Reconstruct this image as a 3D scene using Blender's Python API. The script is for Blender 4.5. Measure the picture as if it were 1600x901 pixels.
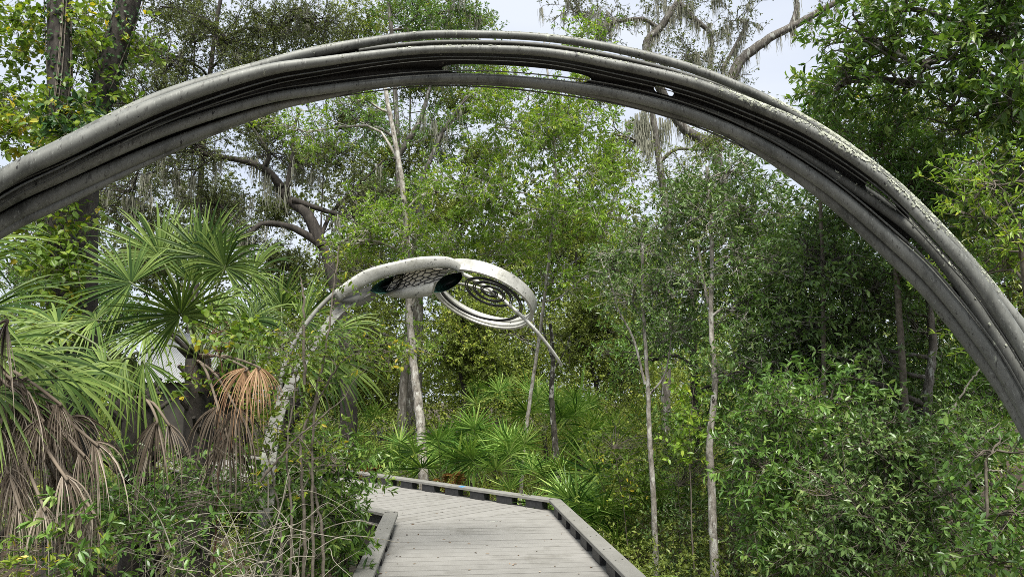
import bpy, math, random
import numpy as np
from mathutils import Vector
D = bpy.data
for o in list(D.objects): D.objects.remove(o)
SC = bpy.context.scene
COL = SC.collection
R = math.radians
# ------------------------------------------------------------------ camera
CAMZ, PITCH, FPX = 1.6, R(8.8), 1067.0
cam_d = D.cameras.new('camera'); cam = D.objects.new('camera', cam_d); COL.objects.link(cam)
cam_d.sensor_width = 36.0; cam_d.lens = 36.0 * FPX / 1600.0
cam_d.clip_start = 0.05; cam_d.clip_end = 2000
cam.location = (0, 0, CAMZ); cam.rotation_euler = (R(90) + PITCH, 0, 0)
SC.camera = cam
# ------------------------------------------------------------------ sky, sun, exposure
SUN_EL, SUN_AZ = R(60), R(172)          # azimuth from +Y clockwise: behind the camera
w = D.worlds.new('World'); SC.world = w; w.use_nodes = True
nt = w.node_tree; nt.nodes.clear()
out = nt.nodes.new('ShaderNodeOutputWorld'); bg = nt.nodes.new('ShaderNodeBackground')
sky = nt.nodes.new('ShaderNodeTexSky'); sky.sky_type = 'NISHITA'; sky.sun_disc = False
sky.sun_elevation = SUN_EL; sky.sun_rotation = SUN_AZ; sky.dust_density = 2.0
tc = nt.nodes.new('ShaderNodeTexCoord'); mp = nt.nodes.new('ShaderNodeMapping'); mp.inputs['Scale'].default_value = (1, 1, 2.5)
nz = nt.nodes.new('ShaderNodeTexNoise'); nz.inputs['Scale'].default_value = 2.2; nz.inputs['Detail'].default_value = 6
rp = nt.nodes.new('ShaderNodeValToRGB'); rp.color_ramp.elements[0].position = .3; rp.color_ramp.elements[1].position = .62
rp.color_ramp.elements[0].color = (.72, .72, .72, 1); rp.color_ramp.elements[1].color = (1, 1, 1, 1)
mx = nt.nodes.new('ShaderNodeMix'); mx.data_type = 'RGBA'
mx.inputs['B'].default_value = (4.3, 4.6, 5.15, 1)
L = nt.links.new
L(tc.outputs['Generated'], mp.inputs['Vector']); L(mp.outputs[0], nz.inputs['Vector']); L(nz.outputs['Fac'], rp.inputs[0])
L(rp.outputs['Color'], mx.inputs['Factor']); L(sky.outputs[0], mx.inputs['A']); L(mx.outputs['Result'], bg.inputs['Color'])
bg.inputs['Strength'].default_value = 0.10
L(bg.outputs[0], out.inputs[0])
sun_d = D.lights.new('sun', 'SUN'); sun_d.energy = 4.0; sun_d.angle = R(24); sun_d.color = (1, .965, .9)
sun = D.objects.new('sun', sun_d); COL.objects.link(sun); sun.location = (0, 0, 30)
sv = Vector((math.sin(SUN_AZ) * math.cos(SUN_EL), math.cos(SUN_AZ) * math.cos(SUN_EL), math.sin(SUN_EL)))
sun.rotation_euler = sv.to_track_quat('Z', 'Y').to_euler()
SC.view_settings.view_transform = 'Standard'; SC.view_settings.look = 'None'
SC.view_settings.gamma = 1; SC.view_settings.use_curve_mapping = False
SC.view_settings.exposure = 1.0
SC.cycles.max_bounces = 7; SC.cycles.diffuse_bounces = 3; SC.cycles.glossy_bounces = 2
SC.cycles.transmission_bounces = 3; SC.cycles.caustics_reflective = False; SC.cycles.caustics_refractive = False
SC.cycles.use_denoising = False; SC.cycles.filter_width = 0.85

# ------------------------------------------------------------------ helpers
def P(px, py, Y):
    """photo pixel + distance ahead -> world point"""
    v = 450.5 - py
    dy = FPX * math.cos(PITCH) - v * math.sin(PITCH); dz = FPX * math.sin(PITCH) + v * math.cos(PITCH)
    return np.array([(px - 800) / dy * Y, Y, CAMZ + dz / dy * Y])
def MPX(Y): return Y / FPX * 1.0          # metres per photo pixel at distance Y (near enough)
GZ = -0.9
def nrm(a):
    a = np.asarray(a, float); return a / np.maximum(np.linalg.norm(a, axis=-1, keepdims=True), 1e-9)
def spline(pts, n):
    pts = np.asarray(pts, float); k = len(pts)
    if k == 2: return pts[0] + (pts[1] - pts[0]) * np.linspace(0, 1, n)[:, None]
    e = np.vstack([2 * pts[0] - pts[1], pts, 2 * pts[-1] - pts[-2]])
    t = np.linspace(0, k - 1 - 1e-6, n); i = t.astype(int); f = (t - i)[:, None]
    a, b, c, d = e[i], e[i + 1], e[i + 2], e[i + 3]
    return .5 * (2 * b + (c - a) * f + (2 * a - 5 * b + 4 * c - d) * f * f + (3 * b - a - 3 * c + d) * f ** 3)

def on_deck(x, y, m=.22):
    x = np.asarray(x, float); y = np.asarray(y, float); q = np.stack([x, y], -1)
    a = (q - np.array([-1.5, 8.8])); e1 = nrm([-.098, 1.0]); f1 = np.array([e1[1], -e1[0]]); e2 = nrm([-.711, .703]); f2 = np.array([e2[1], -e2[0]])
    u1, v1, u2, v2 = a @ f1, a @ e1, a @ f2, a @ e2
    return ((u1 > -m) & (u1 < 2.2 + m) & (v1 < 1.4)) | ((u2 > -m) & (u2 < 2.25 + m) & (v2 > -.8))
class MB:
    def __init__(s): s.V = []; s.T = []; s.Q = []; s.n = 0; s.rt = []; s.rq = []
    def add(s, v, tris=None, quads=None, r=0.5):
        v = np.asarray(v, float).reshape(-1, 3)
        if tris is not None:
            t = np.asarray(tris, int).reshape(-1, 3) + s.n; s.T.append(t); s.rt.append(np.broadcast_to(r, len(t)) if np.ndim(r) == 0 else r)
        if quads is not None:
            q = np.asarray(quads, int).reshape(-1, 4) + s.n; s.Q.append(q); s.rq.append(np.broadcast_to(r, len(q)) if np.ndim(r) == 0 else r)
        s.V.append(v); s.n += len(v)
    def box(s, c, ax, ay, az, r=.5):           # half axes
        c, ax, ay, az = [np.asarray(q, float) for q in (c, ax, ay, az)]
        v = [c + i * ax + j * ay + k * az for k in (-1, 1) for j in (-1, 1) for i in (-1, 1)]
        s.add(v, quads=[[0, 2, 3, 1], [4, 5, 7, 6], [0, 1, 5, 4], [2, 6, 7, 3], [0, 4, 6, 2], [1, 3, 7, 5]], r=r)
    def prism(s, poly, z0, z1, r=.5):          # convex plan polygon
        n = len(poly); v = [(p[0], p[1], z0) for p in poly] + [(p[0], p[1], z1) for p in poly]
        s.add(v, tris=[[n, n + i, n + i + 1] for i in range(1, n - 1)] + [[0, i + 1, i] for i in range(1, n - 1)], r=r)
        s.add(v, quads=[[i, (i + 1) % n, n + (i + 1) % n, n + i] for i in range(n)], r=r)
    def tube(s, pts, rad, sides=8, cap=True, r=.5):
        pts = np.asarray(pts, float); n = len(pts); rad = np.broadcast_to(np.asarray(rad, float), n)
        t = nrm(np.gradient(pts, axis=0)); ref = np.array([.13, .21, .97]) if abs(t[0][2]) < .9 else np.array([.9, .3, .1])
        u = nrm(np.cross(t, ref)); w2 = np.cross(t, u)
        for i in range(1, n):                  # keep frames consistent
            if np.dot(u[i], u[i - 1]) < 0: u[i] *= -1; w2[i] *= -1
        a = np.arange(sides) * 2 * math.pi / sides
        ring = pts[:, None] + rad[:, None, None] * (np.cos(a)[None, :, None] * u[:, None] + np.sin(a)[None, :, None] * w2[:, None])
        i = np.arange(n - 1)[:, None] * sides; j = np.arange(sides)[None]; j2 = (j + 1) % sides
        q = np.stack([i + j, i + j2, i + sides + j2, i + sides + j], -1).reshape(-1, 4)
        s.add(ring.reshape(-1, 3), quads=q, r=r)
        if cap:
            for e in (0, n - 1):
                s.add(np.vstack([ring[e], pts[e]]), tris=[[k, (k + 1) % sides, sides] for k in range(sides)], r=r)
    def manytubes(s, A, B, ra, rb, sides=3, bow=None):   # straight tapered twigs, vectorised
        A = np.asarray(A, float); B = np.asarray(B, float); N = len(A)
        if N == 0: return
        t = nrm(B - A); ref = np.where(np.abs(t[:, 2:3]) < .9, [[0, 0, 1.]], [[1., 0, 0]])
        u = nrm(np.cross(t, ref)); w2 = np.cross(t, u)
        a = np.arange(sides) * 2 * math.pi / sides
        off = np.cos(a)[None, :, None] * u[:, None] + np.sin(a)[None, :, None] * w2[:, None]
        ra = np.broadcast_to(ra, N)[:, None, None]; rb = np.broadcast_to(rb, N)[:, None, None]
        v = np.concatenate([A[:, None] + off * ra, B[:, None] + off * rb], 1)
        j = np.arange(sides); j2 = (j + 1) % sides
        q = np.stack([j, j2, sides + j2, sides + j], -1)[None] + (np.arange(N) * 2 * sides)[:, None, None]
        s.add(v.reshape(-1, 3), quads=q.reshape(-1, 4))
    def build(s, name, mat, parent=None, smooth=False, base=None):
        me = D.meshes.new(name)
        V = np.vstack(s.V)
        if base is None: base = np.array(parent['_b']) if parent is not None and '_b' in parent else np.zeros(3)
        V = V - base
        T = np.vstack(s.T) if s.T else np.zeros((0, 3), int); Q = np.vstack(s.Q) if s.Q else np.zeros((0, 4), int)
        me.vertices.add(len(V)); me.vertices.foreach_set('co', V.astype(np.float32).ravel())
        li = np.concatenate([T.ravel(), Q.ravel()]).astype(np.int32)
        me.loops.add(len(li)); me.loops.foreach_set('vertex_index', li)
        st = np.concatenate([np.arange(len(T)) * 3, len(T) * 3 + np.arange(len(Q)) * 4]).astype(np.int32)
        me.polygons.add(len(st)); me.polygons.foreach_set('loop_start', st)
        me.polygons.foreach_set('use_smooth', np.full(len(st), smooth))
        me.update(calc_edges=True)
        at = me.attributes.new('rnd', 'FLOAT', 'FACE')
        rr = np.concatenate([np.concatenate(s.rt) if s.rt else np.zeros(0), np.concatenate(s.rq) if s.rq else np.zeros(0)])
        at.data.foreach_set('value', rr.astype(np.float32))
        me.materials.append(mat)
        o = D.objects.new(name, me); COL.objects.link(o)
        if parent is not None: o.parent = parent
        return o
def thing(name, label, cat, loc, group=None):
    o = D.objects.new(name, None); COL.objects.link(o); o.empty_display_size = .1
    o.location = tuple(float(q) for q in loc); o['label'] = label; o['category'] = cat; o['_b'] = [float(q) for q in loc]
    if group: o['group'] = group
    return o
def tag(o, label, cat, group=None):
    o['label'] = label; o['category'] = cat
    if group: o['group'] = group
    return o

# ------------------------------------------------------------------ materials
def newmat(name):
    m = D.materials.new(name); m.use_nodes = True; t = m.node_tree; t.nodes.clear()
    return m, t, t.nodes.new('ShaderNodeOutputMaterial')
def leafmat(name, cols, pos=None, rough=.42, trans=.3, tcol=None, spec=.32, nscale=1.2, k=1.25, warm=1.0):
    trans *= .72
    cols = [(c[0] * k * (1 + .1 * warm), c[1] * k * (1 + .02 * warm), c[2] * k * (1 - .15 * warm)) for c in cols] if cols[1][1] > cols[1][0] else [tuple(q * k for q in c) for c in cols]
    m, t, o = newmat(name); N = t.nodes.new; K = t.links.new
    a = N('ShaderNodeAttribute'); a.attribute_name = 'rnd'
    g = N('ShaderNodeNewGeometry'); n = N('ShaderNodeTexNoise'); n.inputs['Scale'].default_value = nscale; n.inputs['Detail'].default_value = 2
    K(g.outputs['Position'], n.inputs['Vector'])
    ma = N('ShaderNodeMath'); ma.operation = 'MULTIPLY_ADD'; ma.inputs[1].default_value = .9; ma.inputs[2].default_value = -.45
    K(n.outputs['Fac'], ma.inputs[0])
    ad = N('ShaderNodeMath'); ad.operation = 'ADD'; ad.use_clamp = True; K(a.outputs['Fac'], ad.inputs[0]); K(ma.outputs[0], ad.inputs[1])
    r = N('ShaderNodeValToRGB'); e = r.color_ramp.elements
    while len(e) < len(cols): e.new(.5)
    for i, c in enumerate(cols):
        e[i].position = pos[i] if pos else i / (len(cols) - 1); e[i].color = (*c, 1)
    K(ad.outputs[0], r.inputs[0])
    b = N('ShaderNodeBsdfPrincipled'); b.inputs['Roughness'].default_value = rough; b.inputs['Specular IOR Level'].default_value = spec
    K(r.outputs['Color'], b.inputs['Base Color'])
    tr = N('ShaderNodeBsdfTranslucent'); hs = N('ShaderNodeMix'); hs.data_type = 'RGBA'; hs.blend_type = 'MULTIPLY'; hs.inputs['Factor'].default_value = 1
    hs.inputs['B'].default_value = (*(tcol or (1.7, 1.75, .9)), 1); K(r.outputs['Color'], hs.inputs['A']); K(hs.outputs['Result'], tr.inputs['Color'])
    mi = N('ShaderNodeMixShader'); mi.inputs[0].default_value = trans
    K(b.outputs[0], mi.inputs[1]); K(tr.outputs[0], mi.inputs[2]); K(mi.outputs[0], o.inputs[0])
    return m
def noisemat(name, stops, scale=8, detail=6, rough=.8, metal=0, bump=.3, bdist=.02, stretch=(1, 1, 1), spec=.4, speck=None, rscale=0, dist=0.0):
    """stops: [(pos, colour)] over a noise; speck: (scale, lo, hi, colour) adds spots of a second noise"""
    m, t, o = newmat(name); N = t.nodes.new; K = t.links.new
    tc = N('ShaderNodeTexCoord'); mp = N('ShaderNodeMapping'); mp.inputs['Scale'].default_value = stretch; K(tc.outputs['Object'], mp.inputs[0])
    n = N('ShaderNodeTexNoise'); n.inputs['Scale'].default_value = scale; n.inputs['Detail'].default_value = detail; n.inputs['Roughness'].default_value = .65
    n.inputs['Distortion'].default_value = dist
    K(mp.outputs[0], n.inputs['Vector'])
    r = N('ShaderNodeValToRGB'); e = r.color_ramp.elements
    while len(e) < len(stops): e.new(.5)
    for i, (p, c) in enumerate(stops): e[i].position = p; e[i].color = (*c, 1)
    fac = n.outputs['Fac']
    if rscale:
        a = N('ShaderNodeAttribute'); a.attribute_name = 'rnd'; mm = N('ShaderNodeMath'); mm.operation = 'MULTIPLY_ADD'
        mm.inputs[1].default_value = rscale; K(a.outputs['Fac'], mm.inputs[0]); K(fac, mm.inputs[2])
        m3 = N('ShaderNodeMath'); m3.operation = 'SUBTRACT'; m3.inputs[1].default_value = rscale / 2; K(mm.outputs[0], m3.inputs[0]); fac = m3.outputs[0]
    K(fac, r.inputs[0]); colour = r.outputs['Color']
    for sp in (speck or []):
        n2 = N('ShaderNodeTexNoise'); n2.inputs['Scale'].default_value = sp[0]; n2.inputs['Detail'].default_value = 5; n2.inputs['Roughness'].default_value = .7
        K(mp.outputs[0] if len(sp) < 5 else tc.outputs['Object'], n2.inputs['Vector'])
        mr = N('ShaderNodeMapRange'); mr.inputs['From Min'].default_value = sp[1]; mr.inputs['From Max'].default_value = sp[2]; K(n2.outputs['Fac'], mr.inputs[0])
        mx = N('ShaderNodeMix'); mx.data_type = 'RGBA'; K(mr.outputs[0], mx.inputs['Factor']); K(colour, mx.inputs['A']); mx.inputs['B'].default_value = (*sp[3], 1)
        colour = mx.outputs['Result']
    b = N('ShaderNodeBsdfPrincipled'); b.inputs['Roughness'].default_value = rough; b.inputs['Metallic'].default_value = metal
    b.inputs['Specular IOR Level'].default_value = spec
    K(colour, b.inputs['Base Color'])
    bp = N('ShaderNodeBump'); bp.inputs['Strength'].default_value = bump; bp.inputs['Distance'].default_value = bdist
    K(n.outputs['Fac'], bp.inputs['Height']); K(bp.outputs[0], b.inputs['Normal'])
    K(b.outputs[0], o.inputs[0])
    return m
G = {}
G['bay'] = leafmat('glossy_dark_leaf', [(.022, .05, .012), (.05, .105, .022), (.085, .15, .03), (.15, .21, .06)], [0, .45, .8, 1], rough=.34, warm=1.0, spec=.38, k=1.45)
G['bright'] = leafmat('bright_leaf', [(.06, .12, .02), (.11, .2, .03), (.17, .27, .04), (.28, .33, .05)], [0, .4, .8, 1], rough=.4, trans=.4)
G['mid'] = leafmat('mid_green_leaf', [(.035, .075, .018), (.065, .13, .028), (.1, .175, .035), (.17, .23, .065)], [0, .35, .8, 1], rough=.34, trans=.35, warm=.1, spec=.45, k=1.45)
G['blue'] = leafmat('dull_green_leaf', [(.03, .06, .02), (.05, .1, .032), (.085, .145, .05), (.15, .21, .09)], [0, .35, .8, 1], rough=.33, trans=.28, warm=1.1, spec=.38, k=1.5)
G['olive'] = leafmat('olive_leaf', [(.045, .07, .018), (.08, .115, .028), (.12, .16, .04), (.19, .22, .07)], [0, .4, .8, 1], rough=.38, trans=.3, k=1.45)
G['oak'] = leafmat('live_oak_leaf', [(.03, .042, .02), (.055, .075, .032), (.085, .11, .045), (.13, .16, .06)], [0, .4, .8, 1], rough=.5, trans=.3, k=1.5)
G['vine'] = leafmat('vine_leaf', [(.05, .1, .018), (.1, .18, .03), (.19, .27, .04), (.42, .36, .04)], [0, .45, .86, 1], rough=.42, trans=.42, k=1.05)
G['ivy'] = leafmat('dark_ivy_leaf', [(.012, .04, .014), (.03, .075, .025), (.05, .11, .035)], rough=.35, trans=.2)
G['scrub'] = leafmat('scrub_leaf', [(.055, .07, .02), (.09, .13, .03), (.14, .19, .04), (.24, .26, .06)], [0, .4, .8, 1], rough=.5, trans=.35, k=1.6)
G['russet'] = leafmat('russet_leaf', [(.1, .05, .02), (.2, .1, .03), (.28, .19, .05)], rough=.6, trans=.35, tcol=(1.3, 1.2, .8))
G['palm'] = leafmat('palm_frond_green', [(.02, .05, .012), (.06, .115, .03), (.12, .19, .055), (.16, .24, .08)], [.05, .35, .8, 1], rough=.45, spec=.2, trans=.22, k=1.05, warm=1.3)
G['saw'] = leafmat('saw_palmetto_green', [(.015, .045, .01), (.05, .11, .02), (.11, .19, .045), (.19, .27, .09)], [.05, .35, .8, 1], rough=.35, trans=.18, k=2.1)
G['dead'] = leafmat('dead_frond', [(.025, .02, .014), (.1, .078, .056), (.2, .165, .125), (.36, .31, .25)], [0, .3, .7, 1], rough=.8, trans=.12, tcol=(1.2, 1.1, .9), spec=.15)
G['tan'] = leafmat('orange_dead_frond', [(.2, .115, .06), (.4, .25, .14), (.55, .38, .23)], rough=.7, trans=.2, tcol=(1.2, 1.1, .9), spec=.2)
G['moss'] = leafmat('spanish_moss', [(.13, .14, .1), (.22, .22, .17), (.3, .3, .24)], rough=.9, trans=.3, tcol=(1.2, 1.2, 1.1), spec=.1)
G['litter'] = leafmat('leaf_litter_brown', [(.03, .018, .01), (.09, .055, .03), (.17, .11, .06)], rough=.8, trans=.05, spec=.15)
G['fern'] = leafmat('fern_green', [(.06, .12, .02), (.12, .2, .04), (.2, .28, .06)], rough=.5, trans=.4)
B = {}
B['grey'] = noisemat('grey_mottled_bark', [(.3, (.03, .026, .02)), (.5, (.1, .09, .075)), (.7, (.2, .19, .17))], 14, 8, .9, bump=.9, bdist=.03, stretch=(1, 1, .35), speck=[(9, .56, .64, (.34, .35, .31))])
B['pale'] = noisemat('pale_lichened_bark', [(.3, (.08, .068, .055)), (.5, (.27, .245, .205)), (.7, (.46, .43, .38))], 16, 8, .9, bump=.8, bdist=.02, stretch=(1, 1, .5), speck=[(12, .52, .6, (.48, .47, .42)), (7, .6, .64, (.03, .025, .02))])
B['spot'] = noisemat('dark_white_spotted_bark', [(.4, (.03, .026, .02)), (.6, (.085, .075, .06))], 14, 8, .9, bump=.9, bdist=.02, stretch=(1, 1, .6), speck=[(10, .54, .58, (.4, .39, .34))])
B['dark'] = noisemat('dark_furrowed_bark', [(.3, (.012, .01, .008)), (.6, (.05, .043, .035)), (.8, (.1, .09, .075))], 12, 8, .9, bump=1, bdist=.04, stretch=(1, 1, .3))
B['twig'] = noisemat('grey_twig_bark', [(.3, (.06, .05, .035)), (.7, (.18, .155, .12))], 20, 4, .85, bump=.2)
B['bramble'] = noisemat('bleached_twig', [(.3, (.12, .11, .08)), (.7, (.36, .33, .26))], 20, 4, .85, bump=.2)
B['red'] = noisemat('reddish_stem', [(.3, (.06, .025, .018)), (.7, (.17, .08, .05))], 20, 4, .7, bump=.2)
B['petiole'] = noisemat('palm_stalk_green', [(.3, (.05, .07, .02)), (.7, (.14, .17, .06))], 6, 4, .5, bump=.1)
B['metal'] = noisemat('weathered_steel_pipe', [(.25, (.1, .103, .09)), (.5, (.165, .17, .152)), (.75, (.235, .24, .215))], 4, 7, .55, metal=.15, bump=.4, bdist=.006, stretch=(1, 1, .3),
    speck=[(3.2, .52, .68, (.055, .058, .05)), (60, .56, .66, (.07, .07, .062)), (110, .58, .68, (.28, .29, .26)), (13, .66, .7, (.34, .36, .28)), (22, .65, .67, (.02, .02, .018))])
B['shade_toned'] = noisemat('shade_toned_steel_pipe', [(.25, (.05, .052, .046)), (.5, (.085, .088, .078)), (.75, (.13, .132, .118))], 4, 7, .6, metal=.1, bump=.4, bdist=.006, stretch=(1, 1, .3),  # pipe steel darkened: shade from the canopy overhead is put into the colour
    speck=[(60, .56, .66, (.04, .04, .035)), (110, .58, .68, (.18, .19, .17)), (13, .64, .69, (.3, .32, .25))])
B['plate'] = noisemat('dark_steel_plate', [(.3, (.016, .016, .015)), (.7, (.045, .045, .042))], 7, 8, .55, metal=.3, bump=.2, bdist=.004, speck=[(28, .64, .68, (.25, .25, .22))])
B['white'] = noisemat('weathered_white_band', [(.3, (.27, .27, .24)), (.5, (.44, .44, .40)), (.7, (.56, .56, .51))], 4, 10, .5, metal=.1, bump=.12, bdist=.004,
    speck=[(5, .52, .7, (.27, .27, .22)), (34, .6, .64, (.09, .09, .08)), (60, .6, .66, (.2, .2, .17))])
B['stem'] = noisemat('lichened_grey_strap', [(.3, (.1, .1, .09)), (.5, (.2, .2, .18)), (.7, (.3, .3, .27))], 4, 10, .6, bump=.12, bdist=.004, speck=[(30, .6, .66, (.05, .05, .045)), (8, .6, .68, (.38, .4, .33))])
B['rod'] = noisemat('black_steel_rod', [(.3, (.012, .012, .013)), (.7, (.035, .035, .036))], 9, 4, .4, metal=.3, bump=.1)
B['glass'] = noisemat('dark_green_dish', [(.42, (.002, .004, .003)), (.55, (.01, .03, .022)), (.66, (.05, .12, .095))], 3.5, 3, .35, bump=.05)
B['skin'] = noisemat('pale_panel', [(.3, (.66, .62, .53)), (.7, (.8, .77, .68))], 9, 4, .6, bump=.1)
B['lichen'] = noisemat('crusty_lichen', [(.3, (.13, .14, .1)), (.7, (.5, .52, .42))], 30, 4, .95, bump=.4)
B['deck'] = noisemat('grey_composite_board', [(.2, (.2, .193, .175)), (.5, (.238, .231, .212)), (.8, (.275, .268, .248))], 5, 8, .7, bump=.12, bdist=.004, stretch=(1, 1, 1), rscale=.14,
    speck=[(1.1, .55, .8, (.115, .108, .09)), (40, .66, .7, (.14, .12, .1))])
B['cap'] = noisemat('grey_composite_cap', [(.2, (.165, .16, .142)), (.6, (.22, .215, .195)), (.8, (.265, .26, .235))], 3, 8, .6, bump=.1, bdist=.004, speck=[(2, .6, .8, (.25, .25, .2))])
B['block'] = noisemat('black_plastic_block', [(.3, (.012, .012, .013)), (.7, (.035, .035, .036))], 14, 5, .55, bump=.3, bdist=.004)
B['joist'] = noisemat('dark_joist_timber', [(.3, (.03, .027, .022)), (.7, (.09, .08, .065))], 7, 6, .8, bump=.3, stretch=(1, 1, 4))
B['screw'] = noisemat('screw_head', [(.3, (.02, .02, .02)), (.7, (.05, .045, .04))], 9, 2, .6, bump=0)
B['blue'] = noisemat('blue_paint', [(.3, (.02, .22, .6)), (.7, (.03, .3, .75))], 30, 4, .6, bump=0)
B['soil'] = noisemat('forest_floor', [(.25, (.012, .009, .006)), (.45, (.04, .028, .018)), (.6, (.075, .055, .035)), (.8, (.05, .06, .022))], 1.6, 12, .95, bump=.8, bdist=.08)
B['roof'] = noisemat('grey_metal_roof', [(.3, (.32, .33, .33)), (.7, (.44, .45, .45))], 2, 4, .45, metal=.4, bump=.05)
B['wall'] = noisemat('dark_timber_siding', [(.3, (.025, .022, .018)), (.7, (.05, .045, .038))], 3, 4, .7, bump=.05)

# ------------------------------------------------------------------ leaves
NEAR = (np.array([[0, 0, 0], [.5, 0, -.03], [1, 0, -.12], [.22, .4, .06], [.62, .42, .04], [.22, -.4, .06], [.62, -.42, .04]]),
        np.array([[0, 1, 3], [1, 4, 3], [1, 2, 4], [0, 5, 1], [1, 5, 6], [1, 6, 2]]))
FAR = (np.array([[0, 0, 0], [.48, .5, .1], [1, 0, -.05], [.48, -.5, .1]]), np.array([[0, 2, 1], [0, 3, 2]]))
def add_leaves(mb, pos, d, up, Ln, ratio, tmpl, rng, rnd=None):
    N = len(pos)
    if N == 0: return
    d = nrm(d); s = nrm(np.cross(up, d)); n = np.cross(d, s)
    Ln = np.broadcast_to(Ln, N); V, F = tmpl
    W = Ln * ratio
    v = pos[:, None] + V[None, :, 0:1] * (Ln[:, None, None] * d[:, None]) + V[None, :, 1:2] * (W[:, None, None] * s[:, None]) + V[None, :, 2:3] * (Ln[:, None, None] * n[:, None])
    f = F[None] + (np.arange(N) * len(V))[:, None, None]
    if rnd is None: rnd = rng.random(N)
    mb.add(v.reshape(-1, 3), tris=f.reshape(-1, 3), r=np.repeat(rnd, len(F)))
def rdir(rng, n): return nrm(rng.normal(size=(n, 3)))
def leafy_twigs(lm, tm, A, B_, nl, Ln, ratio, tmpl, rng, tr=.004, whorl=.35, droop=.15, upb=1.0, spread=.75):
    """leaves along twigs A->B_"""
    N = len(A); T = nrm(B_ - A); LT = np.linalg.norm(B_ - A, axis=1)
    if tm is not None: tm.manytubes(A, B_, tr, tr * .4)
    t = rng.random((N, nl)) ** .8 * .85 + .15
    nw = int(nl * whorl); t[:, :nw] = 1 - .08 * rng.random((N, nw))
    pos = (A[:, None] + (B_ - A)[:, None] * t[..., None]).reshape(-1, 3)
    Tt = np.repeat(T, nl, 0); rad = rdir(rng, N * nl); rad = nrm(rad - Tt * np.sum(rad * Tt, 1, keepdims=True))
    d = nrm(Tt * (1 - spread * .6) + rad * spread + np.array([0, 0, -droop]))
    up = np.array([0, 0, upb]) + rng.normal(size=(N * nl, 3)) * .55
    lt = np.repeat(rng.random(N) * .5, nl)
    add_leaves(lm, pos, d, up, Ln * (.65 + .6 * rng.random(N * nl)), ratio * (.85 + .3 * rng.random()), tmpl, rng, rnd=np.clip(lt + rng.random(N * nl) * .55, 0, 1))

def polyat(path, t):
    i = min(int(t * (len(path) - 1)), len(path) - 2); f = t * (len(path) - 1) - i
    return path[i] * (1 - f) + path[i + 1] * f
def bend(a, b, rng, lift=.15, wob=.08, n=7):
    a = np.asarray(a, float); b = np.asarray(b, float); Ld = np.linalg.norm(b - a)
    m1 = a + (b - a) * .33 + np.array([0, 0, lift * Ld]) * .6 + rng.normal(size=3) * wob * Ld
    m2 = a + (b - a) * .67 + np.array([0, 0, lift * Ld]) * .7 + rng.normal(size=3) * wob * Ld
    return spline([a, m1, m2, b], n)

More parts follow.
